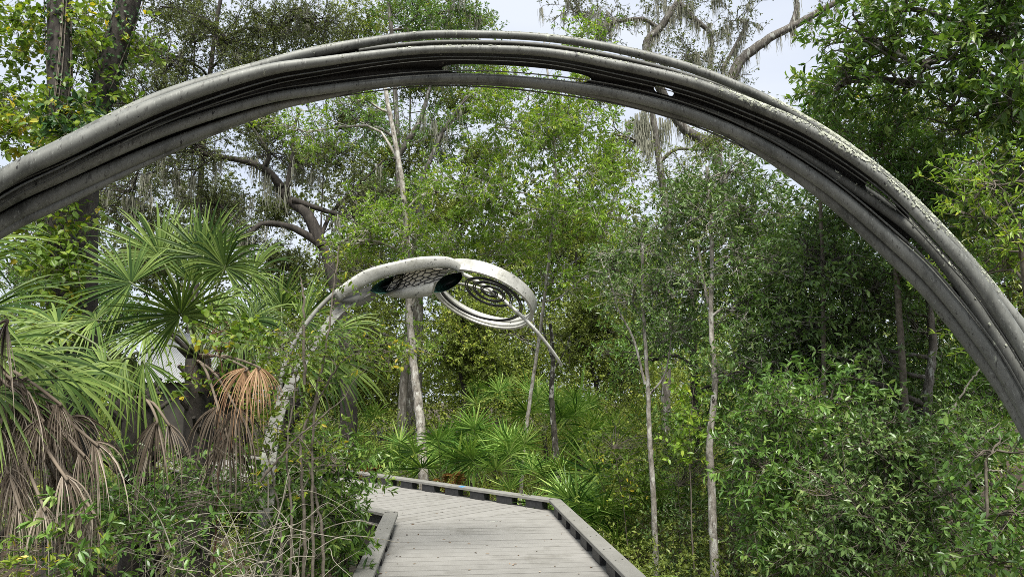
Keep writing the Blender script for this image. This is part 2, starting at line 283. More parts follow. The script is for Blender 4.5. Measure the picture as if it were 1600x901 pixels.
def tree(name, label, cat, trunk, tr, clusters, leaf, bark, mat, seed, group=None, tmpl=NEAR, nsub=9, ntw=9, nl=9,
         twl=.35, ratio=.36, limbs=(), whorl=.35, droop=.15, moss=0, spread=.75, sub_r=.008, extra=None):
    """trunk: [(px,py,Y)] bottom to top (first one is dropped to the ground); clusters: [(px,py,Y, rx_px, ry_px, rY_m, k)]"""
    rng = np.random.default_rng(seed)
    tp = [P(*q) for q in trunk]
    b0 = tp[0].copy()
    if b0[2] > GZ + .05: tp = [np.array([b0[0] + rng.normal() * .03, b0[1], GZ - .05])] + tp
    base = np.array([tp[0][0], tp[0][1], GZ])
    th = thing(name, label, cat, base, group)
    path = spline(tp, 10 * len(tp)); zz = np.linspace(0, 1, len(path))
    path = path + (rng.normal(size=path.shape) * .006 * min(1, tr * 10))
    rad = tr * (1 - .62 * zz) + tr * .5 * np.exp(-zz * 22)
    tm = MB(); tm.tube(path, rad, 10 if tr > .05 else 7)
    lm = MB(); mm = MB(); ends = []
    for lb in limbs:                                   # explicit limbs [(px,py,Y)...], r0, r1
        pts, r0, r1 = lb; lp = spline([P(*q) for q in pts], 8 * len(pts)); lp += rng.normal(size=lp.shape) * r0 * .04
        tm.tube(lp, np.linspace(r0, r1, len(lp)), 8); ends.append((lp, r0, r1))
    allp = [(path, rad)] + [(l, np.linspace(a, b_, len(l))) for l, a, b_ in ends]
    for c in clusters:
        px, py, Y, rx, ry, rY, k = c
        C0 = P(px, py, Y); rr = np.array([rx * MPX(Y), rY, ry * MPX(Y)])
        # limb from nearest wood
        best = None
        for pth, rd in allp:
            dz = C0[2] - pth[:, 2]; dd = np.linalg.norm(pth - C0, axis=1) + np.where(dz < .2 * np.linalg.norm(pth - C0, axis=1), 1.2, 0)
            dd = dd + np.where(pth[:, 2] < base[2] + .25 * (path[-1][2] - base[2]), 2.0, 0)
            j = int(np.argmin(dd))
            if best is None or dd[j] < best[0]: best = (dd[j], pth[j], rd[j])
        r0 = min(best[2] * .6, .012 + .3 * np.linalg.norm(C0 - best[1]) * .06 + .01)
        lp = bend(best[1], C0, rng, .12, .07, 9); tm.tube(lp, np.linspace(r0, r0 * .5, 9), 6)
        ns = max(2, int(nsub * k))
        A = []; Bb = []
        for i in range(ns):
            q = rdir(rng, 1)[0] * rng.random() ** .33 * rr + C0
            s0 = polyat(lp, .45 + .55 * rng.random()) if rng.random() < .7 else C0 + (q - C0) * .2
            sp = bend(s0, q, rng, .05, .08, 6); tm.tube(sp, np.linspace(max(sub_r, r0 * .45), sub_r * .5, 6), 4, cap=False)
            tt = rng.random(ntw) * .75 + .25
            a = np.array([polyat(sp, u) for u in tt]); sd = nrm(q - s0)
            dirs = nrm(sd * .5 + rdir(rng, ntw) * .85 + np.array([0, 0, .15]))
            A.append(a); Bb.append(a + dirs * (twl * (.5 + rng.random((ntw, 1)))))
            if moss and rng.random() < moss:
                for _ in range(rng.integers(2, 6)):
                    hang_moss(mm, polyat(sp, rng.random()), .25 + .7 * rng.random(), rng)
        leafy_twigs(lm, tm, np.vstack(A), np.vstack(Bb), nl, leaf, ratio, tmpl, rng, tr=max(.0025, sub_r * .4), whorl=whorl, droop=droop, spread=spread)
    for lp, r0, r1 in ends:
        if moss:
            for _ in range(int(10 * moss * len(lp) / 8)): hang_moss(mm, polyat(lp, rng.random()) - np.array([0, 0, r1]), .3 + .8 * rng.random(), rng)
    if extra: extra(lm, tm, mm, rng)
    tm.build('trunk', bark, th, smooth=True)
    lm.build('crown', mat, th)
    if mm.n: mm.build('hanging_moss', G['moss'], th)
    return th
def hang_moss(mb, p, ln, rng):
    n = int(14 + 10 * rng.random())
    o = rng.normal(size=(n, 3)) * np.array([.05, .05, .02]) + p
    l = ln * (.35 + .65 * rng.random(n)); k = 5
    t = np.linspace(0, 1, k)
    ph = rng.random((n, 2)) * 6.28
    x = o[:, None, 0] + .035 * np.sin(t[None] * 7 + ph[:, :1]) * t; y = o[:, None, 1] + .035 * np.cos(t[None] * 6 + ph[:, 1:]) * t
    z = o[:, None, 2] - l[:, None] * t[None]
    c = np.stack([x, y, z], -1); w_ = (.012 * (1 - t * .8))[None, :, None]
    a = rng.random(n) * 3.14; s = np.stack([np.cos(a), np.sin(a), a * 0], -1)[:, None]
    v = np.stack([c - s * w_, c + s * w_], 2).reshape(-1, 3)
    i = (np.arange(n) * k * 2)[:, None] + (np.arange(k - 1) * 2)[None]
    q = np.stack([i, i + 1, i + 3, i + 2], -1).reshape(-1, 4)
    mb.add(v, quads=q, r=np.repeat(rng.random(n), k - 1))

def fan(mb, hub, axis, normal, Rr, n, spread, droop, rng, wid=1.0, curl=.15, fuse=.33, seg=7, jit=.06, gravity=None):
    """a fan frond: leaflets joined near the hub, free and drooping at the tips"""
    hub = np.asarray(hub, float); axis = nrm(axis); normal = nrm(np.asarray(normal, float) - axis * np.dot(normal, axis)); side = np.cross(normal, axis)
    ang = np.linspace(-spread / 2, spread / 2, n) + rng.normal(size=n) * jit * .4
    ln = Rr * (.72 + .28 * np.cos(ang * .62)) * (1 + rng.normal(size=n) * jit) * np.where(rng.random(n) < .12, .7, 1)
    d = np.cos(ang)[:, None] * axis + np.sin(ang)[:, None] * side + normal * (rng.normal(size=(n, 1)) * .05)
    t = np.linspace(.02, 1, seg)
    g = np.array([0, 0, -1.]) if gravity is None else gravity
    dr = droop * (.6 + .8 * rng.random(n))
    c = hub + d[:, None] * (ln[:, None] * (t - .25 * dr[:, None] * t ** 3))[..., None] + g * (ln[:, None] * dr[:, None] * t ** 2.6)[..., None] + normal * (ln[:, None] * curl * (t * (1 - t)) * 1.5)[..., None]
    half = spread / n * .5
    w_ = np.where(t < fuse, t * half * 1.02, fuse * half * (1 - (np.maximum(t - fuse, 0) / (1 - fuse)) ** 1.6)) * wid + .0012
    tang = nrm(np.gradient(c, axis=1)); sd = nrm(np.cross(normal[None, None], tang)); nn = np.cross(tang, sd)
    wv = (w_[None, :] * ln[:, None])[..., None]
    tw = rng.normal(size=(n, 1, 1)) * .35 * (t[None, :, None] ** 2)
    sd2 = nrm(sd + nn * tw)
    v = np.stack([c - sd2 * wv, c - nn * wv * .45, c + sd2 * wv], 2).reshape(-1, 3)
    i = (np.arange(n) * seg * 3)[:, None] + (np.arange(seg - 1) * 3)[None]
    q = np.concatenate([np.stack([i, i + 1, i + 4, i + 3], -1).reshape(-1, 4), np.stack([i + 1, i + 2, i + 5, i + 4], -1).reshape(-1, 4)])
    rr = rng.random(n)
    mb.add(v, quads=q, r=np.tile(np.repeat(rr, seg - 1), 2))

exec_order = []
# ------------------------------------------------------------------ ground
gm = MB(); gn = 120
gx = np.sinh(np.linspace(-4.6, 4.6, gn)) * 4.0; gy = np.sinh(np.linspace(-4.6, 4.6, gn)) * 4.0 + 8
X, Yg = np.meshgrid(gx, gy); Z = GZ + .06 * np.sin(X * 1.3 + .7 * Yg) * np.cos(Yg * .9 - X * .3) - .04
i = np.arange(gn - 1)[:, None] * gn + np.arange(gn - 1)[None]
gm.add(np.stack([X, Yg, Z], -1).reshape(-1, 3), quads=np.stack([i, i + 1, i + gn + 1, i + gn], -1).reshape(-1, 4))
g = gm.build('ground', B['soil'], smooth=True); g['kind'] = 'structure'

# ------------------------------------------------------------------ boardwalk
LC = np.array([-1.5, 8.8]); RC = np.array([.6, 9.87])
d1 = nrm([-.098, 1.0]); d2 = nrm([-.711, .703]); n1 = np.array([d1[1], -d1[0]]); n2 = np.array([d2[1], -d2[0]])
bw = D.objects.new('boardwalk', None); COL.objects.link(bw); bw['kind'] = 'structure'; bw['_b'] = [0., 0., 0.]
def clip(poly, p, n):                      # keep side where (x-p).n <= 0
    outp = []
    for k in range(len(poly)):
        a, b = poly[k], poly[(k + 1) % len(poly)]; da, db = np.dot(a - p, n), np.dot(b - p, n)
        if da <= 0: outp.append(a)
        if da * db < 0: outp.append(a + (b - a) * da / (da - db))
    return outp
mn = nrm([-(RC - LC)[1], (RC - LC)[0]])     # mitre normal, pointing away from the camera
rng = np.random.default_rng(5)
def boards(org, d, n, x0, x1, s0, s1, keep):
    mb = MB(); pitch = .178; s = s0
    while s < s1:
        a = org + d * s; b = org + d * (s + pitch - .013)
        poly = [a + n * x0, a + n * x1, b + n * x1, b + n * x0]
        poly = clip(poly, LC + mn * (-.004 * keep), mn * keep)
        if len(poly) > 2:
            z = rng.normal() * .0012
            mb.prism(poly, -.03 + z, z, r=rng.random())
            if len(poly) == 4:
                pass
        s += pitch
    return mb
W = 2.2
boards(LC, d1, n1, -.06, W + .02, -14, 2.2, 1).build('deck', B['deck'], bw)
boards(LC, d2, n2, -.06, 2.28, -2.2, 14, -1).build('deck', B['deck'], bw)
def rail(a, b, inward, s_off=0, ends=(0, 0)):
    """a kerb: flat cap on dark blocks"""
    d = nrm(b - a); Ld = np.linalg.norm(b - a); nn_ = np.array([d[1], -d[0]])
    mb = MB()
    # cap boards butt end to end every 3.6 m
    s = 0
    while s < Ld:
        e = min(s + 3.6, Ld)
        c = a + d * (s + e) / 2; hl = (e - s) / 2 - .002
        prof = [(-.085, .0), (-.085, .032), (-.079, .038), (.079, .038), (.085, .032), (.085, 0)]
        v = []
        for q, sx in ((-hl, 0), (hl, 1)):
            cc = c + d * q
            for (u, z) in prof:
                ex = 0
                if sx == 0 and s == 0: ex = ends[0] * u
                if sx == 1 and e == Ld: ex = ends[1] * u
                pt = cc + nn_ * u + d * ex; v.append((pt[0], pt[1], .115 + z))
        k = len(prof)
        qd = [[i, (i + 1) % k, k + (i + 1) % k, k + i] for i in range(k)]
        mb.add(v, quads=qd, r=rng.random()); mb.add(v, tris=[[0, i + 1, i] for i in range(1, k - 1)] + [[k, k + i, k + i + 1] for i in range(1, k - 1)])
        s = e
    cap = mb.build('kerb_rail', B['cap'], bw)
    s = .22 + s_off
    while s < Ld - .1:
        bb = MB(); c = a + d * s + nn_ * inward * .012
        bb.box((c[0], c[1], .0575), (d[0] * .16, d[1] * .16, 0), (nn_[0] * .06, nn_[1] * .06, 0), (0, 0, .0565))
        bb.build('kerb_block', B['block'], cap, base=np.zeros(3))
        s += .6
    s = .1
    while s < Ld:
        for u in (-.035, .035):
            q = a + d * (s + u * .5) + nn_ * u
            sb = MB(); aa = np.arange(8) * math.pi / 4
            sb.add([(q[0] + .0085 * math.cos(t_), q[1] + .0085 * math.sin(t_), .1545) for t_ in aa] + [(q[0], q[1], .155)], tris=[[i, (i + 1) % 8, 8] for i in range(8)])
            if (q[1] > 2.5): sb.build('screw', B['screw'], cap, base=np.zeros(3))
        s += .6 if s % 1.2 < .5 else .45
    return cap
m1 = math.tan(.5 * math.acos(np.dot(d1, d2)))
rail(LC - d1 * 13, LC, 1, 0.1, (0, -m1)); rail(LC, LC + d2 * 12, 1, .1, (m1 * -1, 0))
RN = LC + n1 * W
rail(RC - d1 * 14, RC, -1, .05, (0, -m1)); kb = rail(RC, RC + d2 * 12.5, -1, .12, (-m1, 0))
q = P(757, 771, 11.4)
mb = MB(); c = RC + d2 * 1.93; mb.box((c[0] - .02, c[1] - .035, .146), (.03, -.03, 0), (.03, .03, 0), (0, 0, .0105)); mb.build('paint_mark', B['blue'], kb, base=np.zeros(3))
# framing
for (a, b) in ((LC - d1 * 13, LC), (LC, LC + d2 * 12), (RC - d1 * 14, RC), (RC, RC + d2 * 12.5)):
    d = nrm(b - a); c = (a + b) / 2; nn_ = np.array([d[1], -d[0]]); mb = MB()
    mb.box((c[0], c[1], -.165), (d[0] * np.linalg.norm(b - a) / 2, d[1] * np.linalg.norm(b - a) / 2, 0), (nn_[0] * .022, nn_[1] * .022, 0), (0, 0, .13))
    mb.build('rim_joist', B['joist'], bw)
    k = .8
    while k < np.linalg.norm(b - a):
        pb = MB(); q = a + d * k; pb.box((q[0], q[1], -.62), (.045, 0, 0), (0, .045, 0), (0, 0, .32)); pb.build('post', B['joist'], bw); k += 2.4

# ------------------------------------------------------------------ great pipe arch
ARX = [-400, 0, 400, 750, 1100, 1350, 1600, 1900]; ARY = [2.9, 3.25, 3.6, 3.85, 3.85, 3.75, 3.6, 3.3]
def AY(x): return float(np.interp(x, ARX, ARY))
def aline(pts, off, n=160):
    s = spline([(a, b, c) for a, b, c in pts], n)
    c = np.array([P(x, y, AY(x) + off) for x, y, _ in s]); r = np.array([q[2] * MPX(AY(q[0]) + off) for q in s])
    return s, c, r
T0 = [(-340, 620, 17), (-240, 480, 17), (-130, 362, 16), (0, 279, 14), (100, 227, 13.5), (250, 153, 12), (400, 106, 10.5), (500, 80, 10), (640, 57, 8), (750, 54, 7.5), (860, 60, 7.5), (970, 78, 8), (1080, 107, 8.5), (1180, 147, 8.5), (1253, 186, 9), (1321, 229, 9), (1406, 296, 9), (1497, 389, 9.5), (1565, 471, 10), (1610, 530, 11), (1680, 650, 12), (1730, 790, 13), (1760, 960, 14), (1780, 1200, 14)]
TB = [(-330, 640, 14), (-120, 372, 14), (0, 288, 12), (250, 160, 10), (500, 92, 6), (640, 70, 5), (750, 67, 5), (860, 73, 5), (970, 92, 5.5), (1080, 121, 6), (1180, 158, 6.5), (1321, 240, 7), (1406, 306, 7), (1497, 402, 8), (1565, 486, 9), (1690, 700, 12), (1770, 1190, 12)]
A_ = [(-330, 650, 18), (-230, 500, 18), (-130, 380, 17), (0, 283, 15.5), (100, 233, 15), (250, 163, 13), (400, 114, 10.5), (500, 97, 8.5), (640, 80, 7), (750, 77, 7), (860, 83, 7.5), (970, 103, 8.5), (1080, 129, 9), (1180, 166, 9.5), (1265, 204, 10), (1350, 259, 10), (1406, 306, 10), (1470, 372, 11), (1530, 440, 12), (1600, 545, 13), (1660, 660, 13), (1720, 840, 14), (1750, 1180, 14)]
B_ = [(-300, 670, 14), (-120, 400, 13.5), (0, 318, 13), (100, 271, 12.5), (250, 207, 10), (400, 159, 9), (500, 141, 8.5), (640, 124, 7.5), (750, 122, 8), (860, 131, 9), (970, 148, 9.5), (1080, 178, 10), (1180, 221, 11), (1250, 262, 11.5), (1321, 313, 12.5), (1406, 387, 14), (1446, 425, 14), (1480, 463, 14), (1514, 505, 14.5), (1556, 562, 15), (1585, 609, 15), (1612, 662, 15), (1660, 780, 16), (1700, 1000, 16), (1710, 1200, 16)]
C_ = [(-290, 690, 14), (-120, 432, 13.5), (0, 349, 13.5), (100, 298, 13), (250, 232, 11), (400, 176, 8.5), (500, 152, 6.5), (640, 130, 5), (860, 137, 6), (1080, 187, 8), (1180, 231, 10), (1293, 309, 12.5), (1378, 386, 13), (1446, 451, 14), (1480, 492, 14), (1515, 535, 14.5), (1557, 591, 15), (1599, 660, 15), (1640, 755, 16), (1665, 1000, 16), (1670, 1200, 16)]
E_ = [(-280, 700, 12), (-120, 448, 11), (0, 364, 10), (100, 316, 8), (200, 268, 6), (300, 222, 4.5), (400, 184, 3), (470, 160, .5)]
M_ = [(1078, 160, .5), (1110, 172, 2.5), (1180, 203, 6), (1265, 249, 7.5), (1350, 305, 9.5), (1435, 369, 10.5), (1497, 441, 11.5), (1542, 509, 12), (1600, 600, 13), (1655, 720, 13), (1700, 900, 14), (1725, 1190, 14)]
N_ = [(1260, 236, .5), (1300, 262, 4), (1406, 335, 9), (1470, 403, 11), (1540, 480, 12), (1600, 568, 13), (1670, 700, 13), (1730, 1000, 13), (1740, 1190, 13)]
ab = P(1760, 1180, 3.4); ab[2] = GZ
arch = thing('arch_sculpture', 'great weathered grey arch of bundled steel pipes sweeping over the boardwalk', 'sculpture', ab)
for pts, off, nn_ in ((T0, .10, 200), (TB, .17, 160), (A_, 0, 200), (B_, .14, 200), (C_, .20, 160), (E_, .22, 80), (M_, .12, 120), (N_, .20, 100)):
    s, c, r = aline(pts, off, nn_); r = r * np.interp(s[:, 0], [1150, 1400], [1, .86 if pts is not T0 else 1]); m = MB(); m.tube(c, r * (.88 if pts is not A_ else .95), 20); m.build('pipe', B['shade_toned'] if pts in (M_, N_, TB) else B['metal'], arch, smooth=True)  # inner and rear pipes take the steel with shade in its colour
def plate(top, bot, ot, ob, x0, x1, slots, mat='plate', n=260, inset=(.5, .5)):
    xs = np.linspace(x0, x1, n)
    def at_x(pts, x):
        s = spline(pts, 400); o_ = np.argsort(s[:, 0]); return np.interp(x, s[o_, 0], s[o_, 1]), np.interp(x, s[o_, 0], s[o_, 2])
    ty, trr = at_x(top, xs); by, brr = at_x(bot, xs)
    mid = np.full(n, .5); hh = np.zeros(n)
    for (a, b, m_, h_) in slots:
        u = np.clip((xs - a) / (b - a), 0, 1); k = (xs >= a) & (xs <= b)
        e = np.minimum(1, np.sqrt(np.clip(1 - (np.abs(u - .5) * 2) ** 6, 0, 1)))
        hh = np.where(k, h_ * e, hh); 
        blend = np.exp(-((xs - (a + b) / 2) / ((b - a) * .8)) ** 4); mid = mid * (1 - blend) + m_ * blend
    mb = MB()
    TT = np.array([P(x, y, AY(x) + ot) for x, y in zip(xs, ty)]); BB = np.array([P(x, y, AY(x) + ob) for x, y in zip(xs, by)])
    sag = np.array([P(x, y, AY(x) + ob + .1) for x, y in zip(xs, by)]) - BB
    def pt(v): return TT * (1 - v)[:, None] + BB * v[:, None] + sag * (4 * v * (1 - v))[:, None] * .6
    th_ = np.array([0, .012, .004])
    for lo, hi in ((np.zeros(n), mid - hh), (mid + hh, np.ones(n))):
        rows = [pt(lo + (hi - lo) * f) for f in np.linspace(0, 1, 5)]
        v = np.vstack(rows + [r_ + th_ for r_ in rows]); i = np.arange(n - 1)
        qs = []
        for k in range(4): qs.append(np.stack([k * n + i, k * n + i + 1, (k + 1) * n + i + 1, (k + 1) * n + i], -1))
        for k in range(5, 9): qs.append(np.stack([k * n + i, (k + 1) * n + i, (k + 1) * n + i + 1, k * n + i + 1], -1))
        qs.append(np.stack([i, 5 * n + i, 5 * n + i + 1, i + 1], -1)); qs.append(np.stack([4 * n + i, 4 * n + i + 1, 9 * n + i + 1, 9 * n + i], -1))
        mb.add(v, quads=np.vstack(qs))
    return mb
plate(A_, B_, .03, .15, -300, 1180, [(690, 924, .68, .17), (1022, 1053, .5, .12)], n=1100).build('web_plate', B['plate'], arch, smooth=True)
plate(A_, M_, .03, .12, 1180, 1420, [(1352, 1402, .6, .2)], n=420).build('web_plate', B['plate'], arch, smooth=True)
plate(N_, M_, .19, .13, 1400, 1640, [(1465, 1510, .5, .28), (1530, 1572, .5, .25)], n=420).build('web_plate', B['plate'], arch, smooth=True)
plate(M_, B_, .13, .15, 1120, 1500, [(1190, 1240, .5, .05), (1420, 1490, .5, .3)], n=420).build('web_plate', B['plate'], arch, smooth=True)
for pts, off, dy, rr_ in ((A_, .02, 17, 1.3), (A_, .06, 25, 1.0), (B_, .1, -14, 1.2), (B_, .2, 17, 1.4)):
    s, c, r = aline([(x, y + dy * (r0 / 10), rr_ * (r0 / 10)) for x, y, r0 in pts], off, 160); m = MB(); m.tube(c, r, 8); m.build('seam_rod', B['shade_toned'], arch, smooth=True)
plate(T0, A_, .11, .02, 60, 560, [], n=100).build('web_plate', B['plate'], arch, smooth=True)
plate(B_, C_, .15, .21, -280, 520, [], n=100).build('web_plate', B['plate'], arch, smooth=True)
# crusty lichen on the upper sides of the right half
rng = np.random.default_rng(11); lb = MB()
for pts, off, cnt, x0, x1 in ((A_, 0, 2600, 1120, 1460), (T0, .1, 4200, 1200, 1660), (A_, 0, 260, 500, 1120), (T0, .1, 420, 60, 1240), (M_, .12, 250, 1300, 1600)):
    s, c, r = aline(pts, off, 600); ok = np.where((s[:, 0] > x0) & (s[:, 0] < x1))[0]
    ctr = np.array([x0 + (x1 - x0) * rng.random() for _ in range(30)])
    for _ in range(cnt):
        cx = ctr[rng.integers(30)] + rng.normal() * 12; j = ok[np.argmin(np.abs(s[ok, 0] - cx))]
        t = nrm(c[min(j + 1, 599)] - c[j - 1]); u = nrm(np.cross(t, [0, 0, 1.])); w2 = np.cross(u, t)
        an = R(90) + rng.normal() * .75; nn_ = u * math.cos(an) + w2 * math.sin(an)
        if nn_[1] > .6: nn_[1] *= -1
        p = c[j] + nn_ * (r[j] * (.96 if pts is A_ else .89) + .0008); sz = .0022 + .007 * rng.random() ** 2.5
        e1 = t * sz * (.7 + rng.random()); e2 = np.cross(nn_, t) * sz
        a5 = rng.random(5) * .5 + .75; vv = [p + nn_ * .0012] + [p + e1 * math.cos(k * 1.2566) * a5[k] + e2 * math.sin(k * 1.2566) * a5[k] for k in range(5)]
        lb.add(vv, tris=[[0, k + 1, (k + 1) % 5 + 1] for k in range(5)])
lb.build('lichen', B['lichen'], arch)['label'] = 'crusty pale green lichen on the upper pipes'

# ------------------------------------------------------------------ fiddlehead sculpture
FY = 6.5
fd = thing('fiddlehead_sculpture', 'pale curled fern sculpture with netted pod and black spiral inside its ring', 'sculpture', [*P(415, 1000, 6.2)[:2], GZ])
camx = np.array([1., 0, 0]); camu = np.array([0, -math.sin(PITCH), math.cos(PITCH)]); camf = np.array([0, math.cos(PITCH), math.sin(PITCH)])
def disc(px, py, Y, amaj, amin, tilt):
    """circle that shows as that ellipse: centre, unit axes a, b, normal n (away from the viewer), radius"""
    C = P(px, py, Y); t = R(tilt); a = camx * math.cos(t) - camu * math.sin(t); up = camx * math.sin(t) + camu * math.cos(t)
    k = amin / amaj; b = up * k - camf * math.sqrt(1 - k * k)
    n = up * math.sqrt(1 - k * k) + camf * k
    zc = np.dot(C - np.array([0, 0, CAMZ]), camf)
    return C, a, b, n, amaj * zc / FPX
def band(C, a, b, n, Rr, w_, th_, sy=1.0, a0=0, a1=360, N=96, flare=0.0, sk=0.0):
    an = np.linspace(R(a0), R(a1), N); m = MB(); rows = []
    for rr, zz in ((Rr, 0), (Rr + flare, w_), (Rr + flare - th_, w_), (Rr - th_, 0)):
        rows.append(C + (np.cos(an) * rr)[:, None] * a + (np.sin(an) * rr * sy)[:, None] * b + n * (zz * (1 + sk * (.5 - .5 * np.cos(an)) ** 1.5))[:, None])
    v = np.vstack(rows); i = np.arange(N - 1); q = []
    for k in range(4):
        k2 = (k + 1) % 4; q.append(np.stack([k * N + i, k * N + i + 1, k2 * N + i + 1, k2 * N + i], -1))
    m.add(v, quads=np.vstack(q)); return m
C2, a2, b2, nn2, R2 = disc(753, 470, FY + .3, 84, 40.6, 20.3)
band(C2, a2, b2, nn2, R2, .125, .03).build('ring', B['white'], fd, smooth=False)
ir = MB()                                            # inner half-round lining seen on the far side
an = np.linspace(R(175), R(372), 60)
for zz, rr, tr_ in ((.035, R2 - .022, .02), (.088, R2 - .022, .02)):
    ir.tube(C2 + (np.cos(an) * rr)[:, None] * a2 + (np.sin(an) * rr)[:, None] * b2 + nn2 * zz, tr_, 10)
ir.build('ring_lining', B['white'], fd, smooth=True)
sm = MB()
for k in range(2):
    t = np.linspace(0, 1, 340); tt = np.clip(t / .3, 0, 1); tt = tt * tt * (3 - 2 * tt); ang = R(190) + t * R(360 * 3.7)
    rad = (R2 - .075) * (1 - tt) + tt * R2 * (.47 - .38 * np.clip((t - .3) / .7, 0, 1)) - k * .02
    drift = a2 * .06 + b2 * .17
    pts = C2 + drift * tt[:, None] + np.cos(ang)[:, None] * a2 * rad[:, None] + np.sin(ang)[:, None] * b2 * rad[:, None] + nn2 * (.02 + .02 * t)[:, None]
    sm.tube(pts, .0078, 8)
sm.build('spiral_rod', B['rod'], fd, smooth=True)
rm = MB(); rm.tube(spline([P(716, 425, 7.0), P(740, 436, 6.9), P(775, 459, 6.78), P(822, 500, 6.65), P(850, 531, 6.7), P(870, 558, 6.8), P(877, 570, 6.9)], 40), np.linspace(.021, .014, 40), 10)
rm.build('tail_rod', B['white'], fd, smooth=True)
rm = MB(); rm.tube(spline([P(700, 440, 6.9), P(735, 446, 6.85), P(775, 459, 6.8)], 16), .014, 8); rm.build('tail_rod', B['white'], fd, smooth=True)
# pod: bent ribbon, netted panel, lower strip and two dark dishes under it
def rs(e, n): return np.array([P(*q) for q in spline([list(q) for q in e], n)])
def sheet(name, ea, eb, mat, th_=.01, n=40, m_=7, bulge=0.0, smooth=True):
    a, b = rs(ea, n), rs(eb, n); f = np.linspace(0, 1, m_)
    g = a[None] * (1 - f)[:, None, None] + b[None] * f[:, None, None] + (4 * f * (1 - f))[:, None, None] * bulge * -camf
    nr = nrm(np.cross(np.gradient(g, axis=1), np.gradient(g, axis=0))); v = np.vstack([(g - nr * th_ / 2).reshape(-1, 3), (g + nr * th_ / 2).reshape(-1, 3)])
    q = []; K = n * m_
    for r_ in range(m_ - 1):
        for c_ in range(n - 1):
            k = r_ * n + c_; q += [[k, k + 1, k + n + 1, k + n], [K + k, K + k + n, K + k + n + 1, K + k + 1]]
    for c_ in range(n - 1): q += [[c_, K + c_, K + c_ + 1, c_ + 1], [K - n + c_, K - n + c_ + 1, 2 * K - n + c_ + 1, 2 * K - n + c_]]
    for r_ in range(m_ - 1): q += [[r_ * n, r_ * n + n, K + r_ * n + n, K + r_ * n], [r_ * n + n - 1, K + r_ * n + n - 1, K + r_ * n + 2 * n - 1, r_ * n + 2 * n - 1]]
    m = MB(); m.add(v, quads=q); m.build(name, mat, fd, smooth=smooth); return g
UP = [(522, 455, 6.2), (544, 439, 6.2), (566, 425, 6.2), (587, 417, 6.2), (616, 410, 6.2), (650, 403, 6.2), (681, 401, 6.22), (703, 403, 6.28), (718, 411, 6.36), (720, 424, 6.5)]
LO = [(530, 470, 6.24), (550, 457, 6.24), (575, 444, 6.24), (600, 433, 6.24), (628, 427, 6.24), (656, 421, 6.24), (684, 418, 6.26), (703, 419, 6.31), (716, 426, 6.38), (719, 436, 6.5)]
sheet('ribbon', UP, LO, B['white'], .016, 60, 6, .012)
sheet('ribbon_back', [(x, y, Y + .02) for x, y, Y in UP], [(x + 4, y + 6, Y + .42) for x, y, Y in UP], B['white'], .012, 50, 5, 0)
sheet('collar', [(524, 462, 6.26), (542, 460, 6.28), (562, 452, 6.3), (580, 446, 6.32)], [(534, 472, 6.3), (549, 478, 6.34), (569, 475, 6.36), (590, 462, 6.38)], B['stem'], .012, 24, 6, .05)
LA = [(600, 458, 6.36), (625, 451, 6.36), (650, 447, 6.36), (679, 441, 6.36)]; LB = [(604, 461, 6.38), (625, 465, 6.4), (650, 465, 6.4), (675, 461, 6.4)]
sheet('lower_strip', LA, LB, B['white'], .012, 30, 5, .02)
PA = [(618, 428, 6.3), (640, 424, 6.3), (665, 420, 6.3), (704, 420, 6.33)]; PB = [(600, 458, 6.38), (625, 452, 6.38), (650, 448, 6.38), (684, 440, 6.38)]
g = sheet('pod_panel', PA, PB, B['skin'], .01, 40, 9, -.03)
def pan(u, v):
    x, y = u * 39, v * 8; i, j = int(min(x, 38)), int(min(y, 7)); fx, fy = x - i, y - j
    return (g[j, i] * (1 - fx) + g[j, i + 1] * fx) * (1 - fy) + (g[j + 1, i] * (1 - fx) + g[j + 1, i + 1] * fx) * fy - camf * .012
A1 = []; A2 = []; rng = np.random.default_rng(3); jit_ = {}
def jt(p):
    k = (round(p[0] * 50), round(p[1] * 50))
    if k not in jit_: jit_[k] = (np.clip(p[0] + rng.normal() * .012, 0, 1), np.clip(p[1] + rng.normal() * .03, 0, 1))
    return jit_[k]
for c_ in range(-1, 11):
    for r_ in range(-1, 6):
        cx = c_ * .105; cy = r_ * .25 + (c_ % 2) * .125; hv = [(cx + .07, cy), (cx + .035, cy + .125), (cx - .035, cy + .125), (cx - .07, cy)]
        for k in range(3):
            p0, p1 = hv[k], hv[k + 1]
            if all(-.001 <= q <= 1.001 for q in (*p0, *p1)): A1.append(pan(*jt(p0))); A2.append(pan(*jt(p1)))
nm = MB(); nm.manytubes(np.array(A1), np.array(A2), .0042, .0042, 5); nm.build('pod_netting', B['rod'], fd)
def dish(top, bot, back):
    a, b = rs(top, 24), rs(bot, 24); out_ = np.vstack([a, b[::-1][1:-1]]); c = out_.mean(0) + camf * back; k = len(out_); rows = [out_ - camf * .012]
    for f, d_ in ((.85, .45), (.6, .8), (.3, .97), (.02, 1)): rows.append(out_ * f + (c - camf * back) * (1 - f) + camf * back * d_)
    m = MB(); m.add(np.array(rows).reshape(-1, 3), quads=[[r_ * k + i, r_ * k + (i + 1) % k, (r_ + 1) * k + (i + 1) % k, (r_ + 1) * k + i] for r_ in range(4) for i in range(k)])
    m.build('dish', B['glass'], fd, smooth=True)
dish([(578, 454, 6.25), (590, 442, 6.25), (608, 433, 6.25), (632, 427, 6.25)], [(578, 454, 6.25), (592, 459, 6.27), (612, 455, 6.28), (626, 443, 6.27), (632, 427, 6.25)], .16)
dish([(678, 457, 6.26), (683, 442, 6.26), (697, 430, 6.26), (721, 425, 6.28)], [(678, 457, 6.26), (695, 455, 6.28), (712, 446, 6.3), (722, 435, 6.3), (721, 425, 6.28)], .16)
